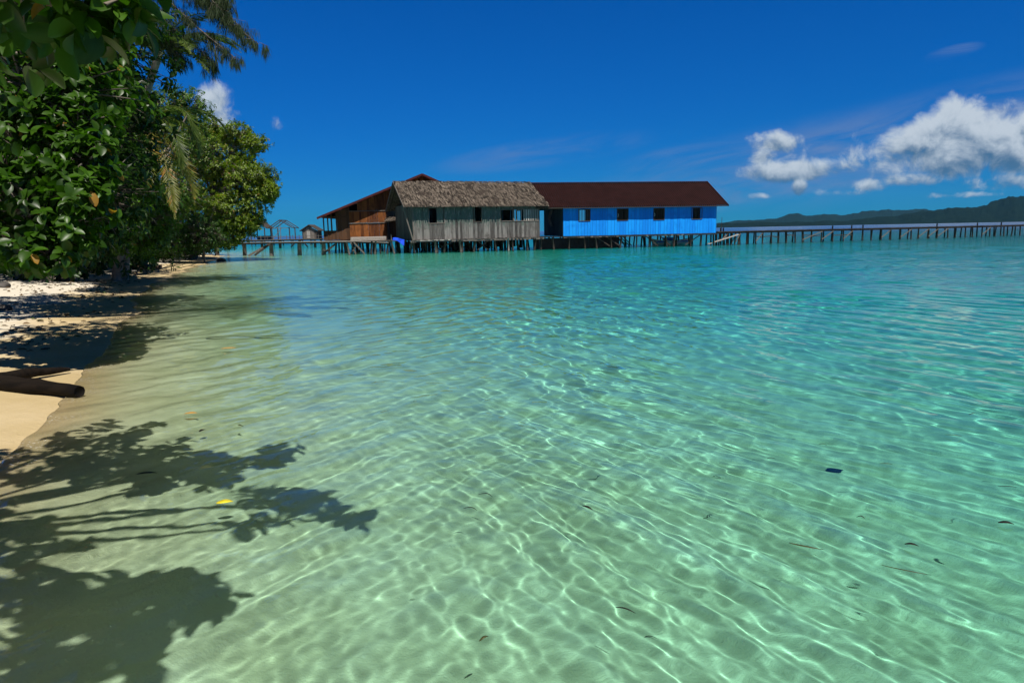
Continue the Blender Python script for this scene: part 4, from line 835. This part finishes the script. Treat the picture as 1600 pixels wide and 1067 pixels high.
def rock(label, px, py, rad, z):
    g_ = ground(px, py, z); r = np.random.default_rng(px+py); vs = []; n1_, n2_ = 9, 14
    for i in range(n1_):
        for j in range(n2_):
            th, ph = math.pi*i/(n1_-1), 2*math.pi*j/n2_; d = np.array([math.sin(th)*math.cos(ph), math.sin(th)*math.sin(ph), math.cos(th)]); vs.append(d*rad*[1.3, 1, .7]*(1+.3*(vnoise(np.array(d[0]*2+px), np.array(d[1]*2+d[2]*1.7))-.5)*2))
    i = np.arange(n1_-1)[:, None]*n2_; j = np.arange(n2_)[None]; me = np_mesh('rock', vs, np.stack([i+j, i+n2_+j, i+n2_+(j+1) % n2_, i+(j+1) % n2_], -1).reshape(-1, 4))
    o = link_mesh('rock', me, M['rock'], None, True); o.location = g_+[0, 0, rad*.3]; return tag(o, label, 'rock', 'rocks on the beach')
rock('dark brown rock on the sand at the left edge', 4, 486, .14, .12)
rock('small pale rock in the shaded sand under the trees', 4, 449, .16, .25)
rock('dark rock at the tip of the sand below the walkway', 346, 408, .22, .02)
def blade(name, label, px, py, ln, wd, rot, mat, z=None, cat='leaf', group=None, curl=.15, fold=.1, under=False):
    """single fallen leaf or weed blade lying on the water or the sea floor"""
    g_ = ground(px, py); zz = z if z is not None else .012
    if under:
        zz = bz(g_[0], g_[1])+.02
    n = 9; vs = []
    for i in range(n):
        s = i/(n-1); w = wd*(math.sin(min(1, s*1.08)*math.pi*.93+.12)**.7 if s < .97 else .08)
        for j in (-1, 0, 1): vs.append((s*ln-ln/2, j*w/2+curl*ln*(s-.5)**2*2, fold*abs(j)*wd*.5+.01*math.sin(3*s)))
    i = np.arange(n-1)[:, None]*3; j = np.arange(2)[None]; me = np_mesh(name, vs, np.stack([i+j, i+j+3, i+j+4, i+j+1], -1).reshape(-1, 4)[:, ::-1])
    o = link_mesh(name, me, mat, None, True); o.location = (g_[0], g_[1], zz); o.rotation_euler = (0, 0, rot); o.modifiers.new('s', 'SOLIDIFY').thickness = .002
    if under: o.cycles.is_caustics_receiver = True
    return tag(o, label, cat, group)
blade('fallen_leaf', 'bright yellow leaf floating between the two patches of tree shadow', 351, 791, .095, .06, .2, M['yellow_leaf'], .02)
blade('fallen_leaf', 'orange leaf floating off the wet sand above the tree shadow', 298, 650, .11, .05, .15, M['orange_leaf'], .02)
blade('fallen_leaf', 'yellow-brown leaf floating far out beside the dark shadow strip', 357, 547, .2, .08, .3, M['orange_leaf'], .02)
blade('fallen_leaf', 'blackish leaf floating inside the upper patch of tree shadow', 229, 744, .13, .035, .1, M['dark_leaf'], .015)
blade('fallen_leaf', 'brown leaf with a stalk floating near the orange leaf', 317, 677, .06, .035, 1.1, M['dark_leaf'], .02)
blade('fallen_leaf', 'small green curled leaf floating right of the brown stalked leaf', 374, 669, .09, .02, -.9, M['weed'], .02, curl=.5)
blade('fallen_leaf', 'narrow black leaf standing out in the middle of the clear water', 917, 798, .085, .02, -.9, M['dark_leaf'], .015)
blade('sunken_sheet', 'dark rectangular scrap lying on the sea floor at the right', 1310, 680, .12, .09, 0, M['black'], under=True, cat='debris')
blade('seagrass', 'long forked green seagrass blade floating lower right', 1258, 860, .16, .014, -.55, M['weed'], .012, cat='seagrass', curl=.3)
blade('seagrass', 'long thin olive seagrass blade floating near the right edge', 1415, 898, .2, .006, -.55, M['weed'], .012, cat='seagrass', curl=.25)
blade('seagrass', 'straight dark seagrass blade floating below the middle of the picture', 977, 958, .09, .008, -.6, M['dark_leaf'], .012, cat='seagrass', curl=.05)
blade('fallen_leaf', 'dark torn leaf cluster floating at the far right edge', 1572, 822, .07, .03, -.4, M['dark_leaf'], .012)
blade('fallen_leaf', 'bunched dark leaf floating left of the torn leaf cluster', 1424, 856, .06, .02, -.5, M['dark_leaf'], .012)
blade('fallen_leaf', 'tiny olive leaf floating low in the middle of the picture', 757, 1003, .045, .012, .7, M['weed'], .012)
rr_ = random.Random(31)
for k, (px, py) in enumerate([(1125, 690), (1285, 698), (1180, 670), (1385, 729), (1226, 824), (1205, 720), (640, 872), (736, 798), (1060, 700), (1490, 684), (1545, 690), (1330, 660), (935, 700), (760, 776), (1020, 896), (1520, 650), (1250, 640), (1575, 765), (1110, 742), (1345, 812)]):
    blade('seagrass_scrap', 'short dark scrap of seagrass drifting in the clear water', px, py, rr_.uniform(.035, .09)*(1+(800-py)/400 if py < 800 else 1), rr_.uniform(.004, .008)*(1+(800-py)/300 if py < 800 else 1), rr_.uniform(-.8, .4), M['dark_leaf'] if k % 3 else M['weed'], .012, 'seagrass', 'seagrass scraps drifting over the shallows', rr_.uniform(-.5, .5), under=(k % 2 == 0))

# fallen leaves strewn over the upper beach
r = np.random.default_rng(77); n = 1500; yy = r.uniform(6, 44, n); xs_ = np.interp(yy, SH_Y, SH_X); xx = xs_-.5-np.abs(r.normal(0, 1, n))*2.2-.6*(r.random(n) < .5); keep = vnoise(xx*.8, yy*.8) > .42; xx, yy = xx[keep], yy[keep]; n = len(xx)
a_ = r.uniform(0, 6.28, n); pos = np.stack([xx, yy, bed_z(xx, yy)+.012], -1); ax = np.stack([np.cos(a_), np.sin(a_), r.uniform(-.05, .25, n)], -1); ln = r.uniform(.05, .16, n)
tag(link_mesh('leaf_litter', leaves_mesh('leaf_litter', pos, ax, np.array([[0, 0, 1.]])+r.normal(0, .2, (n, 3)), ln, ln*.5, fold=.3, droop=.2, fine=True), M['litter_leaf'], None), kind='stuff')

# ---------------------------------------------------------------- humid air over the sea
m, t, out = new_mat('sea_haze'); v_ = t.n('ShaderNodeVolumePrincipled'); v_.inputs['Density'].default_value = HAZE; v_.inputs['Color'].default_value = (.18, .6, 1.0, 1); v_.inputs['Anisotropy'].default_value = 0
t.l(v_.outputs[0], out.inputs[1])
tag(MB().box(-9500, 9500, -9500, 9500, -20, 420).build('haze', m), kind='stuff')
